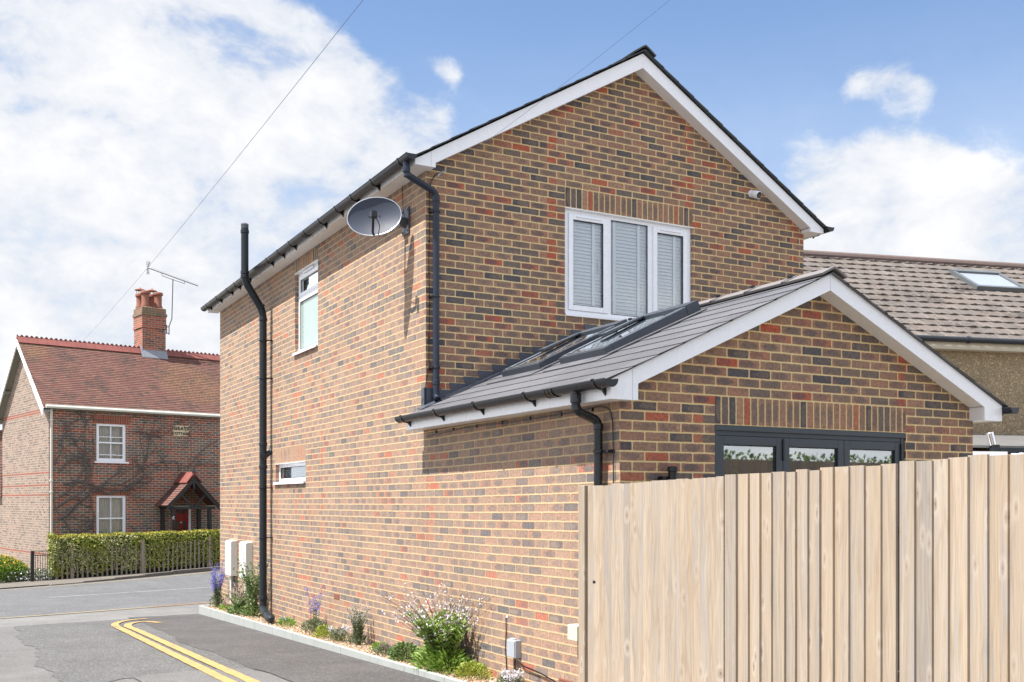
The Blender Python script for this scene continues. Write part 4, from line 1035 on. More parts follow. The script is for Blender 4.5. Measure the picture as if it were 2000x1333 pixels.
mb = MB(); mb.tube([lo_-dn*.03, lo_+dn*.05, lnb], .013, 8); mb.tube(bendpath([lnb+dn*-.02, lnb-dv2*.12-dn*.02-du2*.05, lo_-dv2*.02-du2*.05, lo_-dn*.05], .06), .0045, 6); mb.build('arm', 'black', sd_, smooth=True)
mb = MB(); mb.lathe(lnb-dn*.02, [(.03, 0), (.032, .05), (.02, .055)], 14, -dn); mb.box(lnb+Vector((-.03, -.03, -.045)), lnb+Vector((.03, .03, .02))); mb.build('receiver', 'black', sd_, bevel=.006)
mb = MB()
bk = dc-dn*.055
mb.tube(bendpath([bk, bk-dn*.08, Vector((-.10, 4.02, 2.99)), Vector((-.02, 3.99, 2.99))], .03), .018, 10)
mb.box(bk-dn*.05+Vector((-.04, -.04, -.05)), bk-dn*.05+Vector((.04, .04, .05)))
mb.box((-.10, 3.93, 2.93), (-.02, 4.01, 3.02)); mb.box((-.02, 3.88, 2.85), (-.001, 4.06, 3.13))
mb.build('wall_bracket', 'steel', sd_)
for y, z in ((3.90, 2.88), (4.04, 2.88), (3.90, 3.10), (4.04, 3.10)): MB().lathe((-.02, y, z), [(.01, 0), (.01, .008)], 8, (-1, 0, 0)).build('bolt', 'black', sd_)
for a_, b_ in ((-.05, .02), (.06, .03)): MB().lathe(dc+du2*a_+dv2*b_-dn*.047, [(.006, 0), (.006, .005)], 8, dn).build('bolt', 'black', sd_)
mb = MB(); mb.tube(bendpath([(-.02, 3.97, 3.0), (-.02, 4.03, 3.15), (-.015, 4.06, 3.36), (-.015, 4.06, 3.395)], .05), .004, 6); mb.build('cable', 'black', sd_)

# security camera
sc_ = thing('security_camera', 'small white bullet security camera with black lens under the right verge', 'security camera', (4.40, T, 3.77))
mb = MB(); ax = Vector((.05, -.85, -.35)).normalized()
mb.lathe((4.37, T-.012, 3.785), [(.045, -.011), (.045, .008), (.03, .012)], 20, (0, -1, 0)); mb.lathe(Vector((4.38, T-.03, 3.78)), [(.02, -.02), (.045, 0), (.047, .02), (.047, .105), (.044, .11)], 20, ax); mb.build('body', 'upvc', sc_, smooth=True)
mb = MB(); mb.lathe(Vector((4.38, T-.03, 3.78))+ax*.1105, [(.039, 0), (.039, .003), (.02, .006)], 20, ax); mb.build('lens', 'lens', sc_, smooth=True)

# meter boxes
for (y0_, z1_, lab) in ((11.23, -.66, 'white meter box nearest the far corner of the side wall, first of the pair'), (10.25, -.655, 'white meter box beside the black soil pipe, second of the pair')):
    m_ = thing('meter_box', lab, 'meter box', (0, y0_, z1_-.62), 0, 'white meter boxes on the side wall')
    mb = MB(); mb.prism([(-.001, y0_, z1_-.60), (-.12, y0_, z1_-.60), (-.12, y0_, z1_-.03), (-.10, y0_, z1_-.005), (-.001, y0_, z1_)], (0, .40, 0)); b_ = mb.build('box', 'meter', m_, bevel=.008)
    mb = MB(); mb.box((-.1245, y0_+.025, z1_-.575), (-.1203, y0_+.375, z1_-.05)); mb.build('door', 'meter', m_, bevel=.002)
    mb = MB(); mb.box((-.126, y0_+.08, z1_-.085), (-.1248, y0_+.32, z1_-.08)); mb.box((-.126, y0_+.08, z1_-.55), (-.1248, y0_+.32, z1_-.545)); mb.build('door_lip', 'ugrey', m_)
    mb = MB(); mb.tube([(-.06, y0_+.22, z1_-.602), (-.06, y0_+.22, base_z(y0_)-.03)], .024, 12); mb.build('conduit', 'meter', m_, smooth=True)
    if y0_ > 11:
        mb = MB(); mb.tube(bendpath([(-.05, y0_+.08, z1_-.602), (-.05, y0_+.08, z1_-.72), (-.05, y0_-.02, z1_-.76), (-.045, y0_-.02, z1_-1.0)], .04), .011, 8); mb.tube([(-.02, y0_-.06, z1_-.66), (-.02, y0_-.06, z1_-1.1)], .006, 6); mb.build('gas_pipe', 'steel', m_, smooth=True)
# utility boxes low on the wall
u_ = thing('utility_box', 'small grey plastic junction box low on the brick side wall', 'junction box', (0, 1.5, -1.33))
mb = MB(); mb.box((-.06, 1.47, -1.345), (-.001, 1.615, -1.19)); mb.build('box', 'ugrey', u_, bevel=.006)
mb = MB(); mb.box((-.068, 1.475, -1.34), (-.0605, 1.61, -1.2)); mb.box((-.05, 1.50, -1.189), (-.02, 1.59, -1.18)); mb.build('lid', 'ugrey', u_, bevel=.003)
mb = MB(); mb.tube([(-.03, 1.52, -1.347), (-.03, 1.52, -1.48)], .005, 6); mb.tube([(-.03, 1.545, -1.347), (-.03, 1.545, -1.48)], .005, 6)
mb.tube(bendpath([(-.03, 1.48, -1.347), (-.025, 1.40, -1.40), (-.02, 1.1, -1.42), (-.02, .6, -1.50)], .1), .007, 6); mb.build('cable', 'black', u_, smooth=True)
mb = MB(); mb.lathe((-.035, 1.53, -1.58), [(.03, 0), (.03, .12), (.026, .122)], 12); mb.build('duct', 'ugrey', u_, smooth=True)
u_ = thing('cream_box', 'cream plastic box on the brick wall beside the fence post', 'junction box', (0, .5, -1.1))
mb = MB(); mb.box((-.09, .44, -1.075), (-.001, .58, -.955)); mb.build('box', 'ucream', u_, bevel=.005)
mb = MB(); mb.tube([(-.03, .43, -1.076), (-.03, .43, -1.2)], .01, 8); mb.build('conduit', 'black', u_)
w_ = thing('wall_cable', 'thin black cable hanging from a hole low in the brick wall', 'cable', (0, 1.72, -1.5))
mb = MB(); mb.tube([(.0, 1.725, -1.02), (-.012, 1.725, -1.035), (-.008, 1.73, -1.15), (-.012, 1.735, -1.3), (-.008, 1.725, -1.42), (-.02, 1.70, -1.52), (-.05, 1.66, -1.57)], .005, 6); mb.build('cable', 'black', w_, smooth=True)
mb = MB(); mb.lathe((0, 1.725, -1.015), [(.013, 0), (.013, .004)], 10, (-1, 0, 0)); mb.build('grommet', 'upvc', w_)
# cables on the house (clipped beside the downpipe, under the extension eaves)
c_ = thing('clipped_cable', 'thin black cable clipped down the gable beside the dark downpipe', 'cable', (.02, T, 1.2))
mb = MB(); pts = [(.12, T-.012, 3.40), (.06, T-.012, 3.30), (.035, T-.01, 3.15)]+[(.035+.004*sin(i*1.3), T-.01, 3.15-i*.19) for i in range(1, 10)]+[(.04, T-.012, 1.42), (-.005, T-.012, 1.2), (-.03, T+.03, 1.0)]
mb.tube(pts, .0035, 5); mb.build('cable', 'black', c_)
mb = MB()
for i in range(6): mb.box((.027, T-.016, 3.0-i*.33), (.045, T-.001, 3.012-i*.33))
mb.build('clips', 'black', c_)
c_ = thing('clipped_cable', 'black cable running under the extension eaves then down beside its downpipe', 'cable', (0, .1, .3))
mb = MB(); pts = [(-.012, 3.45, .665+.0), (-.012, 2.5, .70), (-.012, 1.5, .69), (-.012, .6, .70), (-.012, .25, .715), (-.012, .12, .69), (-.014, .07, .60), (-.014, .06, .3), (-.014, .07, -.6), (-.014, .06, -1.4)]
mb.tube(bendpath(pts, .05), .0045, 6); mb.build('cable', 'black', c_)
mb = MB()
for y in (.35, .8, 1.3, 1.8, 2.3, 2.8, 3.2): mb.box((-.02, y-.006, .684), (-.001, y+.006, .71))
mb.build('clips', 'black', c_)
# telephone wires
d0 = Vector((.20, T-.06, 3.41)); far = CAM+(pxdir(1290, -3))*9.6; dirw = (far-d0)
w_ = thing('drop_wire', 'thin telephone wire from the gable bracket rising to the upper right', 'wire', tuple(d0))
mb = MB(); N = 24; mb.tube([d0+dirw*(i/N*1.8)-Vector((0, 0, .35*(i/N)*(1-i/N))) for i in range(N+1)], .0016, 5); mb.build('wire', 'wire', w_)
mb = MB(); mb.tube([(.10, T-.001, 3.352), (.12, T-.04, 3.36), (.15, T-.05, 3.385)], .007, 6); mb.tube([(.145, T-.05, 3.38), (.205, T-.06, 3.415)], .009, 8); mb.tube([(.135, T-.05, 3.37), (.115, T-.055, 3.34), (.10, T-.05, 3.335)], .005, 6); mb.build('clamp', 'alu', w_)
mb = MB(); mb.tube(bendpath([(.19, T-.06, 3.405), (.12, T-.045, 3.38), (.05, T-.03, 3.30), (.03, T-.015, 3.2)], .05), .004, 5); mb.build('lead_in', 'black', w_)
a0 = CAM+pxdir(160, 668)*44; a1 = CAM+pxdir(712, -4)*11.5; dw = a1-a0
N = 40
w_ = tag(MB().tube([a0+dw*(i/N*1.35)-Vector((0, 0, .6*(i/N*1.35)*(1-min(1, i/N*1.35)))) for i in range(N+1)], .0034, 6).build('overhead_wire', 'wire'), 'long overhead wire sloping from the old cottage up across the clouds', 'wire')

# ------------------------------------------------------------------ planter strip
KX = -.44
pl_ = []
mb = MB(); yk = 12.15; i = 0
while yk > -1.0:
    L = .915; a, b = yk, max(-1.0, yk-L)+.006
    ga, gb = gz(KX, a), gz(KX, b); ta, tb = base_z(a)-.0+.012, base_z(b)+.012
    mb.hexa([(KX, b, gb-.1), (KX+.05, b, gb-.1), (KX+.05, a, ga-.1), (KX, a, ga-.1), (KX, b, tb), (KX+.05, b, tb), (KX+.05, a, ta), (KX, a, ta)])
    yk -= L
mb.box((KX, 12.151, gz(0, 12.2)-.1), (-.0+.3, 12.2, base_z(12.2)+.01))
struct(mb.build('kerb', 'kerb', bevel=.006))
mb = MB(); n = 60
vs = []
for j in range(n+1):
    y = -1+(13.15)*j/n
    for i in range(5):
        x = KX+.045+(-KX-.045+.0)*i/4; vs.append((x, y, base_z(y)-.012+.006*sin(j*1.7+i*2)))
mb.add(vs, [(j*5+i, j*5+i+1, (j+1)*5+i+1, (j+1)*5+i) for j in range(n) for i in range(4)], .5)
struct(mb.build('planting_bed', 'gravelbase', uv=lambda q, n: (q.x, q.y)))
mb = MB(); rr = random.Random(5)
for k in range(5200):
    y = rr.uniform(.5, 12.1)**1.0; x = rr.uniform(KX+.055, -.01); s_ = rr.uniform(.006, .014)
    c = Vector((x, y, base_z(y)-.008+s_*.35)); ax = Vector((rr.gauss(0, 1), rr.gauss(0, 1), rr.gauss(0, 1))).normalized(); a = ax.orthogonal().normalized(); b = ax.cross(a)
    mb.add([c+a*s_, c+b*s_, c-a*s_, c-b*s_, c+ax*s_*.7, c-ax*s_*.7], [(0,1,4),(1,2,4),(2,3,4),(3,0,4),(1,0,5),(2,1,5),(3,2,5),(0,3,5)], rr.random())
o = mb.build('gravel', 'stone'); tag(o, 'pale buff gravel chippings between the kerb and the wall', 'gravel', kind='stuff')

def leafball(mb, c, R, n, L, w, rr, up=.5, shell=.35):
    c = Vector(c)
    for _ in range(n):
        d = Vector((rr.gauss(0, 1), rr.gauss(0, 1), rr.gauss(0, 1))).normalized()
        t = rr.uniform(shell, 1)**.6; p = c+Vector((d.x*R[0]*t, d.y*R[1]*t, abs(d.z)*R[2]*t if up > .9 else d.z*R[2]*t))
        dd = (d+Vector((rr.gauss(0, .5), rr.gauss(0, .5), up+rr.gauss(0, .4)))).normalized()
        mb.leaf(p, dd, Vector((rr.gauss(0, 1), rr.gauss(0, 1), rr.gauss(0, 1))), L*rr.uniform(.6, 1.2), w*rr.uniform(.7, 1.2), rr.random())
def plant(name, lab, cat, x, y, R, nleaf, L, w, mat, seed, up=.6, spikes=0, sh=.3, fl=None, fn=0, fsz=.012, stems=0, group=None, fpos='spike', arch=.3, stemmat='stem', ls=0, lso=(.04, .6)):
    rr = random.Random(seed); z = base_z(y)
    t = thing(name, lab, cat, (x, y, z), 0, group)
    mb = MB()
    for _ in range(nleaf):
        a = rr.uniform(0, 2*pi); q = sqrt(rr.random()); hh = rr.random()
        prof = (1-hh*hh)**.5*.85+.15
        p = Vector((x+R[0]*q*prof*cos(a), y+R[1]*q*prof*sin(a), z+R[2]*hh))
        dd = Vector((cos(a)*q, sin(a)*q, up+rr.gauss(0, .35))).normalized()
        mb.leaf(p, dd, Vector((rr.gauss(0, 1), rr.gauss(0, 1), rr.gauss(0, 1))), L*rr.uniform(.6, 1.25), w*rr.uniform(.7, 1.2), rr.random())
    ms = MB(); mf = MB()
    for k in range(stems):
        a = rr.uniform(0, 2*pi); q = rr.random(); b0 = Vector((x+R[0]*.3*q*cos(a), y+R[1]*.3*q*sin(a), z)); hh = sh*rr.uniform(.6, 1.05)
        lean = Vector((cos(a), sin(a), 0))*arch*hh*rr.uniform(.3, 1)
        if x+lean.x > -.02: lean.x = -.02-x
        P = [b0+Vector((lean.x*s*s, lean.y*s*s, hh*s)) for s in (0, .25, .5, .75, 1)]
        ms.tube(P, [.0035, .003, .0025, .002, .0012], 4, cap=False)
        for j in range(ls):
            s_ = rr.uniform(*lso); p = b0+Vector((lean.x*s_*s_, lean.y*s_*s_, hh*s_)); a2 = rr.uniform(0, 2*pi)
            d = Vector((cos(a2), sin(a2), rr.uniform(.1, 1.1))).normalized(); l_ = L*rr.uniform(.6, 1.2)*(1.15-.6*s_)
            if p.x+d.x*l_ > -.01: d.x = -abs(d.x)*.5
            mb.leaf(p, d, Vector((rr.gauss(0, 1), rr.gauss(0, 1), rr.gauss(0, 1))), l_, w*rr.uniform(.7, 1.2), rr.random())
        if fn:
            for j in range(fn):
                s = rr.uniform(.55, 1) if fpos == 'spike' else rr.uniform(.85, 1.02)
                s2 = min(1, s); p = b0+Vector((lean.x*s2*s2, lean.y*s2*s2, hh*s2)); 
                for m in range(3 if fpos == 'spike' else 5):
                    d = Vector((rr.gauss(0, 1), rr.gauss(0, 1), rr.gauss(.2, .8))).normalized()
                    pp = p+Vector((rr.gauss(0, fsz), rr.gauss(0, fsz), rr.gauss(0, fsz)))
                    if pp.x > -.006: pp.x = -.006
                    mf.leaf(pp, d, Vector((rr.gauss(0, 1), rr.gauss(0, 1), 0)), fsz*1.5, fsz*.9, rr.random())
    mb.build('foliage', mat, t)
    if stems: ms.build('stems', stemmat, t)
    if fn and fl: mf.build('flowers', fl, t)['kind'] = 'stuff'
    return t
plant('flowering_plant', 'tall violet blue flower spikes at the far end of the planter', 'plant', -.22, 11.75, (.13, .2, .2), 400, .05, .014, 'leafgrey', 1, stems=34, ls=18, lso=(.05, .6), sh=.78, fl='fblue', fn=13, fsz=.014, arch=.28)
plant('ground_cover_plant', 'low green mat of leaves below the violet flower spikes', 'plant', -.22, 11.05, (.13, .24, .08), 380, .04, .016, 'leafbright', 2, stems=6, sh=.12, fl='fpink', fn=3, fsz=.012, fpos='tip')
plant('leafy_shrub', 'dark green spreading leafy plant below the first meter box', 'plant', -.23, 10.15, (.16, .40, .12), 500, .065, .024, 'leafdark', 3, up=.2, stems=34, sh=.38, ls=24, lso=(.1, 1.), arch=.9, fl='fpink', fn=1, fsz=.014, fpos='tip')
plant('leafy_shrub', 'tall bushy green plant against the wall left of the black soil pipe', 'plant', -.19, 9.55, (.14, .36, .16), 300, .06, .022, 'leafdark', 4, up=.4, stems=46, sh=.85, arch=.45, ls=42, lso=(.05, 1.))
plant('ground_cover_plant', 'low bright green clump beside the open end of the soil pipe', 'plant', -.20, 7.75, (.12, .26, .09), 500, .045, .013, 'leafbright', 5, stems=4, sh=.12, fl='fblue', fn=2, fpos='tip')
plant('flowering_plant', 'thin violet flower spikes over feathery grey green leaves, mid planter', 'plant', -.18, 6.55, (.15, .36, .15), 700, .055, .011, 'leafgrey', 6, stems=9, ls=14, lso=(.05, .6), sh=.60, fl='fblue', fn=12, fsz=.013, arch=.2)
plant('ground_cover_plant', 'round yellow green mound in the middle of the planter', 'plant', -.22, 6.0, (.13, .23, .13), 800, .032, .016, 'leafyel', 7)
plant('flowering_plant', 'low mound dotted with small white flowers beside the yellow green mound', 'plant', -.22, 5.5, (.12, .2, .13), 600, .035, .010, 'leafgrey', 8, stems=26, sh=.17, fl='fwhite', fn=3, fsz=.012, fpos='tip', arch=.9)
plant('flowering_plant', 'upright grey green plant with tiny white flower heads left of the big white bush', 'plant', -.17, 5.0, (.12, .18, .10), 300, .05, .010, 'leafgrey', 9, up=1.2, stems=44, sh=.44, ls=34, lso=(.05, .95), arch=.35, fl='fwhite', fn=4, fsz=.007, fpos='tip')
plant('ground_cover_plant', 'small flat green clump at the foot of the wall after the upright plant', 'plant', -.14, 4.35, (.1, .18, .07), 400, .035, .014, 'leafbright', 10)
plant('ground_cover_plant', 'low grey leaved mat with pink dots near the kerb', 'plant', -.24, 3.95, (.13, .24, .08), 600, .04, .010, 'leafgrey', 11, stems=7, sh=.12, fl='fpink', fn=2, fpos='tip')
plant('leafy_shrub', 'dark glossy low clump at the left foot of the big white flowering bush', 'plant', -.22, 3.5, (.14, .26, .15), 900, .045, .024, 'leafdark', 12, up=.2)
plant('flowering_shrub', 'large bushy plant of narrow bright leaves with many airy white flowers on arching stems', 'plant', -.21, 2.62, (.20, .52, .18), 1500, .085, .019, 'leafbright', 13, up=.5, stems=110, sh=.78, fl='fwhite', fn=3, fsz=.018, fpos='spike', arch=1.0, stemmat='stemred', ls=66, lso=(.03, .66))
plant('ground_cover_plant', 'yellow green low clump at the right foot of the big white flowering bush', 'plant', -.2, 2.0, (.15, .22, .12), 900, .03, .014, 'leafyel', 14)
plant('flowering_plant', 'white daisy clump near the fence post at the bottom edge', 'plant', -.2, 1.28, (.12, .17, .1), 600, .035, .010, 'leafgrey', 15, stems=22, sh=.14, fl='fwhite', fn=4, fsz=.014, fpos='tip', arch=.9)

# ------------------------------------------------------------------ wooden fence
FX = -.08
fe = thing('wooden_fence', 'tall pale closeboard wooden fence running from the house towards the camera', 'fence', (FX, -1.5, -1.6))
def ftop(y): return .114-.0262*(y-.27)
def fence_panel(y0, y1, dirn, pitch, name='fence_panel', lift=0., seed=0):
    rr = random.Random(seed); mb = MB(); y = y0; 
    while y > y1+.01:
        p = pitch*rr.uniform(.86, 1.14); ya, yb = y, max(y1, y-p)      # ya far, yb near
        zt = ftop((ya+yb)/2)+lift+rr.uniform(-.006, .006); zb = -2.0; r = rr.random(); ln = rr.uniform(-.002, .002)
        # featheredge board: thick edge proud
        if dirn > 0:   # thick edge on the near side, lapping over the next board
            A = (FX-.006, FX+.004); B = (FX-.024+ln, FX-.006)
        else:
            A = (FX-.024+ln, FX-.006); B = (FX-.006, FX+.004)
        yy = yb-.012 if dirn > 0 else yb
        ya2 = ya if dirn > 0 else ya+.012
        vs = [(B[0], yy, zb), (B[1], yy, zb), (A[1], ya2, zb), (A[0], ya2, zb), (B[0], yy, zt), (B[1], yy, zt), (A[1], ya2, zt), (A[0], ya2, zt)]
        uvs = []
        for f in [(0,3,2,1),(4,5,6,7),(0,1,5,4),(1,2,6,5),(2,3,7,6),(3,0,4,7)]:
            uvs.append([((vs[q][1]-yb)+(vs[q][0]-FX), vs[q][2]) for q in f])
        mb.add(vs, [(0,3,2,1),(4,5,6,7),(0,1,5,4),(1,2,6,5),(2,3,7,6),(3,0,4,7)], r, uvs)
        y = yb
    return mb.build(name, 'fence', fe)
fence_panel(.255, -1.25, -1, .083, seed=1)
fence_panel(-1.262, -2.585, 1, .098, seed=2, lift=.004)
fence_panel(-2.60, -4.30, 1, .100, seed=3, lift=.012)
fence_panel(-4.31, -5.9, 1, .1, seed=4, lift=.02)
mb = MB(); mb.box((FX-.05, .275, -2.0), (FX+.04, .36, ftop(.3)+.006), .8)
mb.build('fence_post', 'post', fe, bevel=.004, uv=lambda q, n: (q.y+q.x, q.z))
mb = MB()
for z in (-.15, -.9, -1.5): mb.box((FX+.006, -5.9, z-.03), (FX+.045, .27, z+.03))
mb.build('arris_rail', 'post', fe)

# garden side things seen only in the door glass
gf = thing('garden_fence', 'wooden garden fence across the far side of the back garden', 'fence', (3, -6.2, -1.4))
mb = MB(); x = .1; rr = random.Random(8)
while x < 11:
    mb.box((x, -6.2+rr.uniform(-.004, .004), -1.5), (x+.14, -6.18, .66), rr.random()); x += .145
mb.build('fence_panel', 'fence', gf)
gh = thing('garden_hedge', 'tall dark green hedge beyond the garden fence', 'hedge', (5, -14, -1.4))
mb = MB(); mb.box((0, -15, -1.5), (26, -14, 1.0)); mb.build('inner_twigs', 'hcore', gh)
mb = MB()
for k in range(6000):
    p = Vector((rr.uniform(0, 26), -13.9+rr.gauss(0, .15), rr.uniform(.2, 1.22))); mb.leaf(p, Vector((rr.gauss(0, 1), .6, rr.gauss(0, 1))), Vector((0, 1, .3)), .13, .09, rr.random())
mb.build('leaves', 'leafdark', gh)
# ------------------------------------------------------------------ old cottage
CO = Vector((-1.5815, 27.7416, 0)); CY = atan2(.194, .981)
CT = thing('brick_cottage', 'old red and brown brick cottage with clay tiled roof, sash windows and climbing stems', 'house', (CO.x, CO.y, 0), CY, local=True)
CL = 7.6; CD = 5.3; CZB = -2.9
def top_c(v): return 0
tc_ = .855; ac = math.atan(tc_)
# front wall with openings
W1 = (1.40, 2.31, 1.24, 2.42); W2 = (1.40, 2.31, -1.25, .18); DR = (3.86, 4.44, -2.4, -.16)
mb = MB(); holed(mb, [(0, CZB), (CL, CZB), (CL, 2.9), (0, 2.9)], [rect(*W1), rect(*W2), rect(*DR)], lambda a, b: (a, 0, b))
for w in (W1, W2, DR): reveals_y(mb, 0, *w, d=.1)
mb.build('front_wall', 'cott', CT, uv=lambda q, n: (q.x if abs(n.y) > .5 else q.y, q.z))
mb = MB()
for xw in (0., CL): mb.add([(xw,0,CZB),(xw,CD,CZB),(xw,CD,2.9),(xw,CD/2,2.9+tc_*CD/2),(xw,0,2.9)], [(0,1,2,3,4)], .5)
mb.add([(0,CD,CZB),(CL,CD,CZB),(CL,CD,2.9),(0,CD,2.9)], [(0,1,2,3)], .5)
mb.build('end_wall', 'cottg', CT, uv=lambda q, n: (q.y, q.z) if abs(n.x) > .5 else (q.x, q.z))
mb = MB(); mb.box((.12, CD+.002, CZB), (3.5, CD+4, 2.35)); mb.build('rear_wing', 'cottg', CT, uv=lambda q, n: (q.y, q.z) if abs(n.x) > .5 else (q.x, q.z))
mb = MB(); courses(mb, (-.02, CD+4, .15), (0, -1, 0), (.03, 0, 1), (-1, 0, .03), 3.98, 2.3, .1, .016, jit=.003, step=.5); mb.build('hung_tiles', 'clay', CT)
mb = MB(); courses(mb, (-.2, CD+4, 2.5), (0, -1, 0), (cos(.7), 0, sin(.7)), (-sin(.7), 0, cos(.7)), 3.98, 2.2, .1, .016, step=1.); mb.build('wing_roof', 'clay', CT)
# lintels (gauged red brick)
mb = MB()
MAT['arch'] = M_brick('brick_arch', L=.075, H=.3, stagger=0, seed=21., kiss=0., stops=[(0, (.3, .075, .035)), (1, (.2, .05, .03))], mortar=(.3, .22, .16))
for w in (W1, W2):
    mb = MB(); mb.prism([(w[0]-.12, -.006, w[3]), (w[1]+.12, -.006, w[3]), (w[1]+.18, -.006, w[3]+.26), (w[0]-.18, -.006, w[3]+.26)], (0, .0055, 0))
    mb.build('lintel', 'arch', CT)
# roof
mb = MB(); vo_ = .16; uo = .22; sc = (CD/2+vo_)/cos(ac)
zc0 = 2.92
courses(mb, (-uo, -vo_, zc0-vo_*tc_), (1, 0, 0), (0, cos(ac), sin(ac)), (0, -sin(ac), cos(ac)), CL+2*uo, sc, .1, .016, jit=.003, step=.5)
courses(mb, (-uo, CD+vo_, zc0-vo_*tc_), (1, 0, 0), (0, -cos(ac), sin(ac)), (0, sin(ac), cos(ac)), CL+2*uo, sc, .1, .016, jit=.003, step=2)
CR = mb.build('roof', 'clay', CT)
zcr = zc0+CD/2*tc_
mb = MB(); n = int((CL+2*uo)/.30)
for i in range(n):
    xa = -uo+i*.30; xb = xa+.294
    for sg in (1, -1):
        mb.hexa([(xa, CD/2+sg*.20, zcr-.13), (xb, CD/2+sg*.20, zcr-.13), (xb, CD/2+sg*.015, zcr+.07), (xa, CD/2+sg*.015, zcr+.07),
                 (xa, CD/2+sg*.215, zcr-.12), (xb, CD/2+sg*.215, zcr-.12), (xb, CD/2+sg*.002, zcr+.10), (xa, CD/2+sg*.002, zcr+.10)])
    # scalloped crest
    P_ = []
    for k in range(13):
        u = k/12; P_.append((xa+.294*u, zcr+.125+.032*cos(u*2*pi*2)))
    mb.prism([(xa, CD/2-.014, zcr+.08)]+[(xb, CD/2-.014, zcr+.08)]+[(a, CD/2-.014, b) for a, b in P_[::-1]], (0, .028, 0))
mb.build('ridge', 'clayred', CR)
# chimney
mb = MB(); cx0, cx1, cy0, cy1 = 3.74, 4.55, 2.45, 3.25
mb.box((cx0, cy0, 4.6), (cx1, cy1, 5.97)); 
chm = mb.build('chimney', 'chim', CR, uv=lambda q, n: (q.x if abs(n.y) > .5 else q.y, q.z))
mb = MB(); mb.box((cx0-.03, cy0-.03, 5.971), (cx1+.03, cy1+.03, 6.05)); mb.box((cx0-.015, cy0-.015, 6.051), (cx1+.015, cy1+.015, 6.40))
mb.build('chimney_band', 'chim', chm, uv=lambda q, n: (q.x if abs(n.y) > .5 else q.y, q.z))
mb = MB(); mb.box((cx0-.04, cy0-.04, 6.401), (cx1+.04, cy1+.04, 6.50)); mb.box((cx0-.01, cy0-.01, 6.501), (cx1+.01, cy1+.01, 6.68)); mb.hexa([(cx0, cy0, 6.681), (cx1, cy0, 6.681), (cx1, cy1, 6.681), (cx0, cy1, 6.681), (cx0+.15, cy0+.15, 6.75), (cx1-.15, cy0+.15, 6.75), (cx1-.15, cy1-.15, 6.75), (cx0+.15, cy1-.15, 6.75)])
mb.build('chimney_cap', 'moss', chm)
for (px_, py_, h_, cowl) in ((cx0+.17, cy0+.2, .56, 0), (cx1-.19, cy0+.2, .56, 0), (cx0+.15, cy1-.17, .52, 1), (cx1-.25, cy1-.17, .54, 1)):
    mb = MB(); mb.lathe((px_, py_, 6.70), [(.15, 0), (.155, .05), (.125, .12), (.125, h_-.12), (.16, h_-.09), (.165, h_-.03), (.145, h_), (.11, h_)], 18); pt = mb.build('chimney_pot', 'pot', chm, smooth=True)
    if cowl:
        mb = MB(); mb.lathe((px_, py_, 6.70+h_+.13), [(.19, 0), (.17, .02), (.06, .06), (.04, .09), (.001, .10)], 16)
        for k in range(4): mb.tube([(px_+.11*cos(k*pi/2), py_+.11*sin(k*pi/2), 6.70+h_), (px_+.13*cos(k*pi/2), py_+.13*sin(k*pi/2), 6.70+h_+.135)], .008, 5)
        mb.build('pot_cowl', 'pot', chm, smooth=True)
mb = MB(); mb.hexa([(cx0-.04, cy0-.14, zc0+tc_*(cy0-.14)+.03), (cx1+.04, cy0-.14, zc0+tc_*(cy0-.14)+.03), (cx1+.04, cy0-.002, zc0+tc_*cy0+.03), (cx0-.04, cy0-.002, zc0+tc_*cy0+.03),
     (cx0-.04, cy0-.13, zc0+tc_*(cy0-.13)+.05), (cx1+.04, cy0-.13, zc0+tc_*(cy0-.13)+.05), (cx1+.04, cy0-.002, zc0+tc_*cy0+.20), (cx0-.04, cy0-.002, zc0+tc_*cy0+.20)])
mb.prism([(cx0-.012, cy0-.02, zc0+tc_*cy0+.02), (cx0-.012, CD/2, zcr+.03), (cx0-.012, CD/2, zcr+.22), (cx0-.012, cy0-.02, zc0+tc_*cy0+.22)], (.011, 0, 0))
mb.build('chimney_flashing', M_plain('grey_lead', (.2, .21, .24), .6, nz=.1), chm)
# gutter, fascia, bargeboards
mb = MB(); mb.box((-.1, -.05, 2.80), (CL+.1, -.02, 2.93)); mb.tube([(-.12, -.14, 2.84), (CL+.12, -.14, 2.84)], .055, 10); mb.build('gutter', 'cream', CT, smooth=True)
mb = MB()
mb.tube([(.055, -.06, 2.80), (.055, -.06, -2.3)], .038, 12)
for z in (2.45, .62, .28, -1.2): collar(mb, (.055, -.06, z), .045, .06)
mb.build('downpipe', 'cream', CT, smooth=True)
mb = MB(); bt = .19
for sg in (0, 1):
    Y = lambda y: y if sg == 0 else CD-y
    mb.hexa([(-uo-.02, Y(-vo_-.02), zc0-vo_*tc_-bt-.02), (-uo+.02, Y(-vo_-.02), zc0-vo_*tc_-bt-.02), (-uo+.02, Y(CD/2), zcr-bt), (-uo-.02, Y(CD/2), zcr-bt),
             (-uo-.02, Y(-vo_-.02), zc0-vo_*tc_+.005), (-uo+.02, Y(-vo_-.02), zc0-vo_*tc_+.005), (-uo+.02, Y(CD/2), zcr+.005), (-uo-.02, Y(CD/2), zcr+.005)])
mb.build('bargeboard', 'upvc', CT)
mb = MB()
for sg in (0, 1):
    Y = lambda y: y if sg == 0 else CD-y
    mb.hexa([(-uo+.021, Y(-vo_), zc0-vo_*tc_-.10), (-.001, Y(-vo_), zc0-vo_*tc_-.10), (-.001, Y(CD/2), zcr-.10), (-uo+.021, Y(CD/2), zcr-.10),
             (-uo+.021, Y(-vo_), zc0-vo_*tc_-.06), (-.001, Y(-vo_), zc0-vo_*tc_-.06), (-.001, Y(CD/2), zcr-.06), (-uo+.021, Y(CD/2), zcr-.06)])
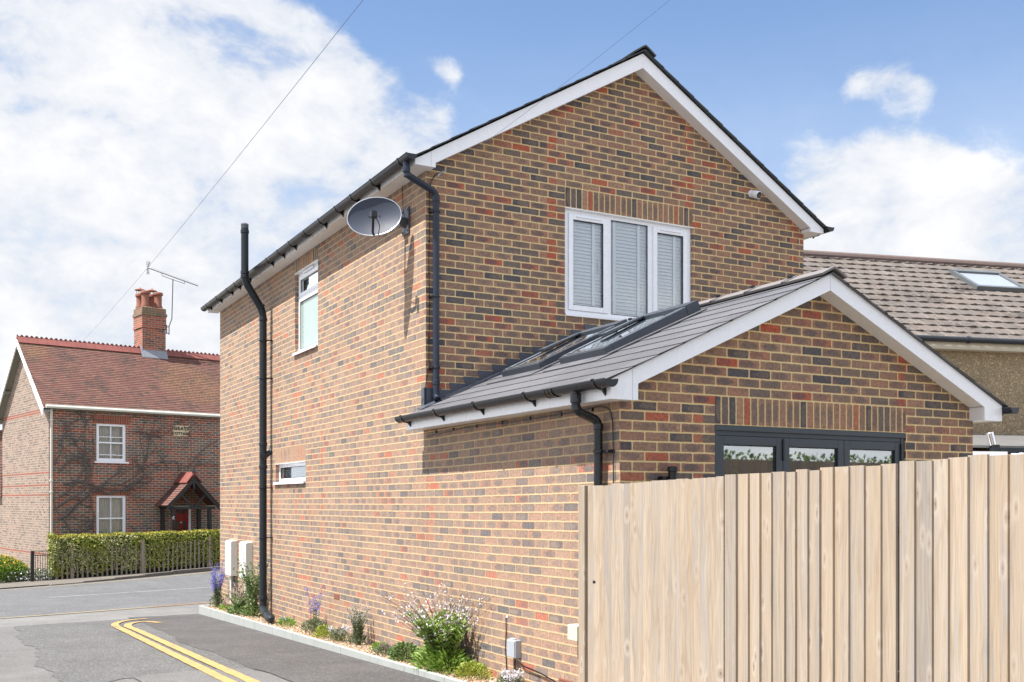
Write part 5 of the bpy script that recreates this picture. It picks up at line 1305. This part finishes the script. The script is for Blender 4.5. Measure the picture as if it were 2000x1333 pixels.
mb.box((-uo+.0, CD*.80, 3.55), (-.001, CD*.80+.09, 3.66)); mb.box((-uo, CD+.0, 2.63), (-.001, CD+.14, 2.78))
mb.build('eaves_lining', M_plain('grey_green_soffit', (.22, .23, .19), .6), CT)
# sash windows
def sash(w, top, lab=None):
    x0, x1, z0, z1 = w; mb = MB(); y = .03
    frame_rect(mb, 'y', y, x0+.002, x1-.002, z0, z1, .085, .06, wb=.10, wt=.07); mb.box((x0-.08, -.05, z0-.05), (x1+.08, .05, z0-.002))
    zm = z0+(z1-z0)*.5; mb.box((x0+.085, y+.005, zm-.022), (x1-.085, y+.05, zm+.022)); xm = (x0+x1)/2
    mb.box((xm-.012, y+.012, z0+.1), (xm+.012, y+.04, z1-.07))
    if top: mb.box((x0+.085, y+.014, z0+.20), (x1-.085, y+.04, z0+.222)); mb.box((x0+.085, y+.014, z1-.42), (x1-.085, y+.04, z1-.40))
    o = mb.build('window', 'upvc', CT)
    pane('pane', 'y', y+.044, x0+.085, x1-.085, z0+.1, z1-.07, 'glass', o)
    mb = MB(); n = 46; vs = []
    for i in range(n+1):
        xx = x0+.06+(x1-x0-.12)*i/n; yy = y+.16+.018*sin(i*1.9)+.01*sin(i*.7); vs += [(xx, yy, z0+.05), (xx, yy, z1-.04)]
    mb.add(vs, [(2*i, 2*i+2, 2*i+3, 2*i+1) for i in range(n)], .5); mb.build('curtain', 'curtain', o)
    mb = MB(); mb.box((x0-.1, .35, z0-.1), (x1+.1, .37, z1+.1)); mb.build('room_backing', 'room', o)
sash(W1, True); sash(W2, False)
# front door
mb = MB(); mb.box((DR[0]+.04, .05, DR[2]), (DR[1]-.07, .09, DR[3]-.05)); DD = mb.build('door', 'redpaint', CT)
mb = MB()
for (a, b, c, d) in ((.08, .19, -.40, -.26), (.26, .40, -.40, -.26), (.08, .16, -1.25, -.65), (.30, .40, -1.25, -.65)): mb.box((DR[0]+.02+a, .044, c), (DR[0]+.02+b, .0495, d))
mb.build('door_glass', M_plain('dark_door_glass', (.04, .05, .045), .15, nz=.5, scale=12), DD)
mb = MB(); mb.lathe((DR[0]+.25, .045, -.70), [(.028, 0), (.03, .02), (.018, .025)], 12, (0, -1, 0)); mb.build('knocker', 'alu', DD)
mb = MB(); mb.box((DR[0]+.002, .03, DR[2]), (DR[0]+.04, .09, DR[3]), ); mb.build('door_frame', 'redpaint', CT)
mb = MB(); mb.box((DR[1]-.07, .02, DR[2]), (DR[1]-.0, .09, DR[3]-.05)); mb.box((DR[0]-.0, .02, DR[3]-.05), (DR[1], .09, DR[3]+.10)); mb.build('door_frame', 'upvc', CT)
# porch: tiled gable hood on black posts
pu, hw, pz = 4.10, .78, -.20
mb = MB()
for u in (pu-hw+.13, pu+hw-.22):
    for v in (-.95, -.10): mb.box((u-.055, v-.05, -2.5), (u+.055, v+.05, pz))
mb.box((pu-hw+.04, -1.0, pz-.05), (pu+hw-.04, -.92, pz+.03)); mb.box((pu-hw+.06, -.96, pz-.04), (pu-hw+.14, -.01, pz+.03)); mb.box((pu+hw-.22, -.96, pz-.04), (pu+hw-.14, -.01, pz+.03))
for sg in (-1, 1):
    mb.hexa([(pu+sg*(hw+.08), -1.06, pz-.08), (pu, -1.06, pz+.82), (pu, -1.01, pz+.82), (pu+sg*(hw+.08), -1.01, pz-.08),
             (pu+sg*(hw+.08), -1.06, pz+.08), (pu, -1.06, pz+.99), (pu, -1.01, pz+.99), (pu+sg*(hw+.08), -1.01, pz+.08)])
    mb.hexa([(pu+sg*.02, -1.0, pz+.03), (pu+sg*.10, -1.0, pz+.03), (pu+sg*.44, -1.0, pz+.42), (pu+sg*.36, -1.0, pz+.42),
             (pu+sg*.02, -.95, pz+.03), (pu+sg*.10, -.95, pz+.03), (pu+sg*.44, -.95, pz+.42), (pu+sg*.36, -.95, pz+.42)])
mb.lathe((pu, -1.035, pz+.62), [(.001, -.12), (.05, 0), (.05, .50), (.065, .52), (.05, .56), (.001, .75)], 6)
PO = mb.build('porch_frame', 'blackwood', CT)
mb = MB(); sp_ = math.atan2(.9, hw+.08); ln_ = sqrt(.81+(hw+.08)**2)
courses(mb, (pu-hw-.10, -1.08, pz+.06), (0, 1, 0), (cos(sp_), 0, sin(sp_)), (-sin(sp_), 0, cos(sp_)), 1.07, ln_, .1, .014, jit=.002, step=.27)
courses(mb, (pu+hw+.10, -1.08, pz+.06), (0, 1, 0), (-cos(sp_), 0, sin(sp_)), (sin(sp_), 0, cos(sp_)), 1.07, ln_, .1, .014, jit=.002, step=.27)
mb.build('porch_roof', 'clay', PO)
mb = MB()
for sg in (-1, 1): mb.hexa([(pu+sg*.26, -1.09, pz+.79), (pu+sg*.01, -1.09, pz+1.03), (pu+sg*.01, -.0, pz+1.03), (pu+sg*.26, -.0, pz+.79), (pu+sg*.24, -1.09, pz+.83), (pu+sg*.0, -1.09, pz+1.14), (pu+sg*.0, -.0, pz+1.14), (pu+sg*.24, -.0, pz+.83)])
mb.build('porch_ridge', 'clayred', PO)
def text(s, size, parent, loc, mat, rot=(pi/2, 0, 0), name='lettering', depth=.004, bold=0.):
    cu = bpy.data.curves.new('t', 'FONT'); cu.body = s; cu.size = size; cu.align_x = 'CENTER'; cu.extrude = depth; cu.offset = bold; cu.space_character = 1.12
    o = bpy.data.objects.new('t', cu); COL.objects.link(o); dg = bpy.context.evaluated_depsgraph_get()
    me = bpy.data.meshes.new_from_object(o.evaluated_get(dg)); bpy.data.objects.remove(o)
    me.materials.clear(); me.materials.append(MAT[mat]); r = bpy.data.objects.new(name, me); COL.objects.link(r); r.parent = parent; r.location = loc; r.rotation_euler = rot
    return r
PL = thing('name_plaque', 'sandstone name plaque with dark capitals on the cottage front', 'plaque', tuple(CO+Matrix.Rotation(CY, 3, 'Z') @ Vector((4.10, 0, 2.3))), CY, local=True)
mb = MB(); mb.box((-.26, -.02, -.17), (.25, -.001, .17)); mb.build('plate', 'sign', PL)
text('GRAYS', .15, PL, (0, -.024, .025), 'signtext', bold=.006); text('COTTAGE', .115, PL, (-.005, -.024, -.125), 'signtext', bold=.005)
HN = thing('house_number', 'white house number on the black porch post', 'number', tuple(CO+Matrix.Rotation(CY, 3, 'Z') @ Vector((3.45, -1.0, -.55))), CY, local=True)
text('6', .17, HN, (0, -.012, -.04), 'upvc', name='numeral', bold=.004)
# tv aerial
AE = thing('tv_aerial', 'thin television aerial on a tall mast beside the cottage chimney', 'aerial', tuple(CO+Matrix.Rotation(CY, 3, 'Z') @ Vector((cx1+.1, (cy0+cy1)/2-.1, 5.88))), CY, local=True)
mb = MB(); mb.tube([(.14, 0, -.02), (.14, 0, .28), (.24, 0, .55), (.28, 0, 1.95)], .018, 8)
for z in (.02, .25): mb.tube([(-.1, 0, z), (.15, 0, z)], .015, 6)
mb.tube([(.02, .08, -.0), (.02, .08, .3)], .02, 6); mb.tube([(.02, -.08, -.0), (.02, -.08, .3)], .02, 6)
mb.build('mast', 'steel', AE, smooth=True)
mb = MB(); A0 = Vector((-.62, 0, 2.22)); A1 = Vector((1.2, 0, 1.83)); mb.tube([A0, A1], .014, 6)
mb.tube([(-.12, 0, 2.10), (-.12, 0, 2.02), (.28, 0, 1.93), (.70, 0, 1.85), (.70, 0, 1.93)], .01, 6)
for k in range(22):
    p = A0.lerp(A1, .08+.9*k/21); mb.tube([p+Vector((0, -.11, .03)), p+Vector((0, .11, .03))], .005, 4)
for s_ in (1, -1):
    mb.tube([A0, A0+Vector((.02+.06*(s_ > 0), 0, s_*.22))], .012, 5)
    for k in range(4): 
        q = A0+Vector((.02, 0, s_*(.06+.05*k))); mb.tube([q+Vector((-.03, -.12, 0)), q+Vector((-.03, .12, 0))], .005, 4); mb.tube([q+Vector((-.06, 0, 0)), q+Vector((.06, 0, 0))], .005, 4)
mb.build('antenna', 'steel', AE)
# climbing stems on the facade
VN = thing('climbing_plant', 'leafless grey climbing stems spread over the cottage front wall', 'plant', tuple(CO+Matrix.Rotation(CY, 3, 'Z') @ Vector((.3, -.05, -2.2))), CY, local=True)
mb = MB(); rr = random.Random(21)
def blocked(x, z):
    for w in (W1, W2): 
        if w[0]-.06 < x < w[1]+.06 and w[2]-.08 < z < w[3]+.02: return True
    return 3.15 < x < 5.1 and z < .95
def grow(x, z, a, L, r, depth):
    P = [(x-.3, .0, z+2.2)]; R = [r]; n = int(L/.08); bend = rr.uniform(-.02, .03)
    for i in range(n):
        a += rr.gauss(0, .16)+bend; nx_, nz_ = x+.08*cos(a), z+.08*sin(a)
        if blocked(nx_, nz_) or nz_ > 2.72 or nx_ < .1 or nx_ > 7.3: a += rr.choice((-.7, .7)); nx_, nz_ = x+.08*cos(a), z+.08*sin(a)
        if blocked(nx_, nz_) or nz_ > 2.76 or nx_ < .08 or nx_ > 7.3: break
        x, z = nx_, nz_; P.append((x-.3, rr.uniform(-.015, .01), z+2.2)); R.append(max(.0035, r*(1-.8*i/n)))
        if depth and rr.random() < .17: grow(x, z, a+rr.choice((-1, 1))*rr.uniform(.4, 1.0), L*(1-i/n)*rr.uniform(.25, .6), r*.5, depth-1)
    if len(P) > 2: mb.tube(P, R, 4, cap=False)
for (x, z, a, L, r) in ((.25, -1.3, .5, 5.5, .034), (.3, -.55, .62, 5.5, .03), (.35, -1.15, .28, 4.5, .028), (.2, -.2, .9, 3.0, .035), (.25, .1, .45, 5.0, .028), (.3, .9, .95, 2.2, .028), (.15, 1.1, 1.2, 1.8, .03), (.4, .5, .2, 5.4, .025),
                        (2.2, .55, .5, 3.6, .022), (2.0, .35, .3, 3.5, .022), (.3, 1.9, .4, 2.0, .02), (1.0, -.9, .75, 2.6, .02), (2.6, .9, .7, 3, .018), (4.3, 1.1, .5, 2.5, .016), (2.5, 2.2, .2, 3.5, .016), (1.3, 2.55, .05, 2.4, .018), (.35, 2.45, .1, 1.5, .018), (3.0, .6, .9, 2.4, .016), (3.6, 1.0, 1.2, 1.8, .016)):
    grow(x, z, a, L, r, 2)
mb.build('stems', 'vine', VN)

# ------------------------------------------------------------------ hedge, picket fence, gate in front of the cottage
def clocal(u, v, z=0): return CO+Matrix.Rotation(CY, 3, 'Z') @ Vector((u, v, z))
def hz0(u): return -2.27+.042*(u+.4)
def htop(u): return -.99+.014*(u+.4)
HU0, HU1, HV0, HV1 = -.42, 8.5, -2.0, -1.35
HG = thing('clipped_hedge', 'long clipped green hedge growing through the picket fence before the cottage', 'hedge', tuple(clocal(0, 0, 0)), CY, local=True)
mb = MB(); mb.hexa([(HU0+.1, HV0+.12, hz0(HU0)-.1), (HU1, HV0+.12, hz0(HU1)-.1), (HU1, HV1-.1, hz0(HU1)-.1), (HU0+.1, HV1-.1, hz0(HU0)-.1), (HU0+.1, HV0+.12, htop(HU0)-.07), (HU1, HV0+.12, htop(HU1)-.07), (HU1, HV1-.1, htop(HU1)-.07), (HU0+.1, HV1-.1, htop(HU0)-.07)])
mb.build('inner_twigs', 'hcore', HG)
m1, m2, m3 = MB(), MB(), MB(); rr = random.Random(31)
for k in range(26000):
    u = rr.uniform(HU0, HU1) if rr.random() < .93 else HU0+abs(rr.gauss(0, .08)); s = rr.random()
    zb, zt = hz0(u), htop(u)+.012*sin(u*5)+.01*sin(u*13)
    if s < .72:
        bulge = .04*sin(u*3.1)+.03*sin(u*7.7+1)+(.09 if u < 1.9 else .0)*(.5+.5*sin(u*9+z*5)); z = zb+.12+(zt-zb-.12)*rr.random()**.85
        if z < zb+.32 and (sin(u*2.2)+sin(u*5.1+1) > .4 and u < 3.5) and rr.random() < .75: continue
        v = HV0+.10-.07-bulge*.6-abs(rr.gauss(0, .035)); p = Vector((u, v, z)); nd = Vector((rr.gauss(0, .6), -1, rr.gauss(.3, .5)))
        tgt = m2 if (u < 2.0 and sin(u*4+z*3)+sin(z*7+u)*.6 > -.5) else m1
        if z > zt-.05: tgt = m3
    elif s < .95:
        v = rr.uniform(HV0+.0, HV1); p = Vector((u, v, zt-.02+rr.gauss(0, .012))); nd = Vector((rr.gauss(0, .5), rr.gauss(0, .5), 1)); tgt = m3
    else:
        p = Vector((HU0+.06-abs(rr.gauss(0, .04)), rr.uniform(HV0, HV1), zb+.1+(zt-zb-.1)*rr.random())); nd = Vector((-1, rr.gauss(0, .6), rr.gauss(.3, .5))); tgt = m1
    L = rr.uniform(.035, .065); nd = nd.normalized(); d = nd.orthogonal().normalized(); d = (Matrix.Rotation(rr.uniform(0, 2*pi), 3, nd) @ d)
    tgt.leaf(p, (d+nd*.4).normalized(), nd, L, L*.7, rr.random())
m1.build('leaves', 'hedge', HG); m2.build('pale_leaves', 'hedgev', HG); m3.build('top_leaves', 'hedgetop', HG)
PF = thing('picket_fence', 'weathered grey wooden picket fence tangled with the hedge', 'fence', tuple(clocal(0, 0, 0)), CY, local=True)
mb = MB(); rr = random.Random(3); u = HU0+.05; vp = HV0-.02
while u < HU1:
    h = .82+rr.uniform(-.03, .03); zb = hz0(u)+.02; t_ = rr.uniform(-.012, .012)
    mb.prism([(u, vp, zb), (u+.05, vp, zb), (u+.05+t_, vp, zb+h), (u+.025+t_, vp, zb+h+.035), (u+t_, vp, zb+h)], (0, .018, 0)); u += .14
mb.build('pickets', 'picket', PF)
for up_ in (.02, 2.05, 4.15, 6.2, 8.2):
    mb = MB(); mb.box((up_, vp-.03, hz0(up_)-.1), (up_+.09, vp+.06, hz0(up_)+1.0)); mb.build('fence_post', 'picket', PF)
mb = MB()
for dz in (.18, .68): mb.hexa([(HU0, vp+.09, hz0(HU0)+dz), (HU1, vp+.09, hz0(HU1)+dz), (HU1, vp+.12, hz0(HU1)+dz), (HU0, vp+.12, hz0(HU0)+dz), (HU0, vp+.09, hz0(HU0)+dz+.05), (HU1, vp+.09, hz0(HU1)+dz+.05), (HU1, vp+.12, hz0(HU1)+dz+.05), (HU0, vp+.12, hz0(HU0)+dz+.05)])
mb.build('rail', 'picket', PF)
GT = thing('iron_gate', 'black wrought iron gate between its post and the hedge end', 'gate', tuple(clocal(0, 0, 0)), CY, local=True)
mb = MB(); gb = hz0(-.9)
for k in range(9): mb.tube([(-.93+k*.065, vp, gb+.05), (-.93+k*.065, vp, gb+.80)], .008, 5)
for dz in (.06, .76, .88): mb.box((-.98, vp-.012, gb+dz), (-.40, vp+.012, gb+dz+.02))
for k in range(6): mb.tube([(-.93+k*.1+.03*cos(a), vp, gb+.83+.03*sin(a)) for a in [i*pi/4 for i in range(9)]], .005, 4)
mb.build('gate_leaf', 'black', GT)
mb = MB(); mb.box((-1.05, vp-.04, gb-.1), (-.97, vp+.04, gb+.9)); mb.build('gate_post', 'blackwood', GT)
FB = thing('flower_bush', 'bright green bush with orange flowers at the left edge beyond the iron gate', 'plant', tuple(clocal(-1.5, -1.2, 0)), CY, local=True)
mb = MB(); mf = MB(); rr = random.Random(44); Z0 = -2.3
for k in range(4200):
    a = rr.uniform(0, 2*pi); q = sqrt(rr.random()); hh = rr.random()**.8; p = Vector((-.15+.72*q*cos(a), .45*q*sin(a), Z0+.72*hh*(1-.5*q*q)))
    mb.leaf(p, Vector((cos(a)*q, sin(a)*q, 1)), Vector((rr.gauss(0, 1), rr.gauss(0, 1), 0)), .11, .03, rr.random())
    if hh > .86 and rr.random() < .35: mf.leaf(p+Vector((0, 0, .08)), Vector((rr.gauss(0, 1), rr.gauss(0, 1), .5)), Vector((0, 0, 1)), .06, .05, rr.random())
mb.build('leaves', 'leafbright', FB); mf.build('flowers', 'forange', FB)['kind'] = 'stuff'
FB = thing('flower_bush', 'pale green and white flowering plants low behind the iron gate', 'plant', tuple(clocal(-.7, -1.4, 0)), CY, local=True)
mb = MB(); mf = MB()
for k in range(1800):
    p = Vector((rr.uniform(-.9, .35), rr.uniform(-.3, .3), Z0+.02+.34*rr.random()*(.6+.4*sin(rr.random()*6))))
    mb.leaf(p, Vector((rr.gauss(0, 1), rr.gauss(0, 1), 1)), Vector((rr.gauss(0, 1), rr.gauss(0, 1), 0)), .07, .03, rr.random())
    if rr.random() < .16: mf.leaf(p+Vector((0, -.03, .03)), Vector((rr.gauss(0, 1), rr.gauss(0, 1), .5)), Vector((0, -1, .4)), .05, .045, rr.random())
mb.build('leaves', 'leafgrey', FB); mf.build('flowers', 'fwhite', FB)['kind'] = 'stuff'

# ------------------------------------------------------------------ neighbour house on the right
NO = Vector((12.873, 6.7844, 0)); NY = radians(-15.505)
NB = thing('neighbour_house', 'pebble dashed neighbour house with weathered brown concrete tiled roof', 'house', (NO.x, NO.y, 0), NY, local=True)
tn = .605; an_ = math.atan(tn); NL0, NL1, ND = -6.0, 9.0, 7.8
mb = MB(); mb.add([(NL0,0,-2),(NL1,0,-2),(NL1,0,3.1),(NL0,0,3.1)], [(0,1,2,3)], .5)
for x in (NL0, NL1): mb.add([(x,0,-2),(x,ND,-2),(x,ND,3.1),(x,ND/2,3.1+tn*ND/2),(x,0,3.1)], [(0,1,2,3,4)], .5)
mb.add([(NL0,ND,-2),(NL1,ND,-2),(NL1,ND,3.1),(NL0,ND,3.1)], [(0,1,2,3)], .5)
mb.build('wall', 'dash', NB)
# profiled tiles: sine-rolled courses
mb = MB(); g = .33; sn = (ND/2+.2)/cos(an_); ncs = int(sn/g)+1; upv = Vector((0, cos(an_), sin(an_))); nv = Vector((0, -sin(an_), cos(an_))); p0 = Vector((NL0-.1, -.2, 3.16-.2*tn))
nseg = int((NL1-NL0+.2)/.05)
for i in range(ncs):
    s0, s1 = i*g, min(sn, i*g+g+.03); vs = []; uvs = []; sh = .15*(i % 2); rr = random.Random(i)
    for k in range(nseg+1):
        x = k*.05; ph = (x+sh)/.3*2*pi*1.0; wv = .011*(1 if sin(ph) > 0 else -.3)*abs(sin(ph))**.7
        h0 = .034+wv+random.uniform(-.007, .007); h1 = .008+wv*.8
        for (s, h) in ((s0, 0.), (s0, h0), (s1, h1)): vs.append(p0+Vector((x, 0, 0))+upv*(s+(.0))+nv*h)
    fs2 = []
    for k in range(nseg):
        a = 3*k; fs2 += [(a, a+3, a+4, a+1), (a+1, a+4, a+5, a+2)]
        u0, u1 = k*.05, (k+1)*.05
        uvs += [[(u0, s0+.01), (u1, s0+.01), (u1, s0+.02), (u0, s0+.02)], [(u0, s0+.01), (u1, s0+.01), (u1, s0+g-.01), (u0, s0+g-.01)]]
    mb.add(vs, fs2, .5, uvs)
NR = mb.build('roof', 'conc', NB)
mb = MB(); mb.tube([(NL0-.1, ND/2, 3.16+tn*ND/2+.02), (NL1+.1, ND/2, 3.16+tn*ND/2+.02)], .11, 12); mb.build('ridge', M_plain('brown_ridge', (.12, .085, .075), .85, nz=.3), NR)
mb = MB(); mb.hexa([(NL0, ND/2, 3.1+tn*ND/2), (NL1, ND/2, 3.1+tn*ND/2), (NL1, ND+.2, 3.0), (NL0, ND+.2, 3.0), (NL0, ND/2, 3.16+tn*ND/2), (NL1, ND/2, 3.16+tn*ND/2), (NL1, ND+.2, 3.06), (NL0, ND+.2, 3.06)]); mb.build('rear_roof', 'conc', NR)
mb = MB(); mb.tube([(NL0, -.27, 3.03), (NL1, -.27, 3.03)], .055, 12)
for x in (-.3, 1.25, 3.2, -2): collar(mb, (x, -.27, 3.03), .06, .05, (1, 0, 0))
mb.build('gutter', 'gutter', NB, smooth=True)
mb = MB(); mb.box((NL0, -.2, 2.86), (NL1, -.17, 3.02)); mb.box((NL0, -.17, 2.86), (NL1, -.001, 2.89)); mb.build('fascia', M_plain('buff_fascia', (.5, .45, .35), .6), NB)
def nslab(mb, xa, xb, sa, sb, h0, h1):
    q = [p0+Vector((x-NL0+.1, 0, 0))+upv*s+nv*h for h in (h0, h1) for (x, s) in ((xa, sa), (xb, sa), (xb, sb), (xa, sb))]; mb.hexa(q)
RX0, RX1, RS0, RS1 = 1.95, 3.05, 3.05, 3.95
mb = MB(); nslab(mb, RX0-.09, RX1+.09, RS0-.09, RS0, .0, .11); nslab(mb, RX0-.09, RX0, RS0, RS1, .0, .11); nslab(mb, RX1, RX1+.09, RS0, RS1, .0, .11); nslab(mb, RX0-.09, RX1+.09, RS1, RS1+.12, .0, .12)
rwn = mb.build('roof_window', M_plain('grey_roof_window', (.10, .11, .115), .4), NR)
mb = MB(); nslab(mb, RX0, RX1, RS0, RS1, .06, .075); mb.build('pane', M_plain('sky_reflecting_pane', (.30, .33, .37), .1, nz=.03, spec=1.), rwn)
# lean-to below
LT = thing('lean_to', 'low lean-to with grey felt roof, white fascia and pipe behind the fence', 'outbuilding', (NO.x, NO.y, 0), NY, local=True)
mb = MB(); mb.box((-2.6, -1.5, -2), (5, -.02, .70)); mb.build('wall', 'upvc', LT)
mb = MB(); mb.hexa([(-2.7, -1.62, .93), (5.1, -1.62, .93), (5.1, -.003, 1.22), (-2.7, -.003, 1.22), (-2.7, -1.62, .97), (5.1, -1.62, .97), (5.1, -.003, 1.28), (-2.7, -.003, 1.28)]); mb.build('roof', 'felt', LT)
mb = MB(); mb.box((-.72, -1.66, .84), (5.1, -1.63, .93)); mb.build('gutter', 'soil', LT)
mb = MB(); mb.tube([(-.5, -1.66, .79), (5, -1.66, .80)], .045, 12); collar(mb, (-.3, -1.66, .79), .05, .08, (1, 0, 0)); mb.build('pipe', 'upvc', LT, smooth=True)
mb = MB(); mb.box((-2.6, -1.72, .60), (-.62, -1.55, .86)); mb.build('corner_panel', 'upvc', LT)
VT = thing('roof_vent', 'short silver flue pipe leaning on the grey lean-to roof', 'flue', (NO.x, NO.y, 0), NY, local=True)
mb = MB(); mb.lathe((-.86, -1.64, .98), [(.065, 0), (.065, .21), (.055, .22)], 18, (-.28, 0, 1)); mb.build('flue', M_plain('polished_steel', (.75, .74, .78), .2, metal=.9, nz=.05), VT, smooth=True)
mb = MB(); mb.box((-.90, -1.70, .86), (-.76, -1.60, .98)); mb.build('base', 'soil', VT)
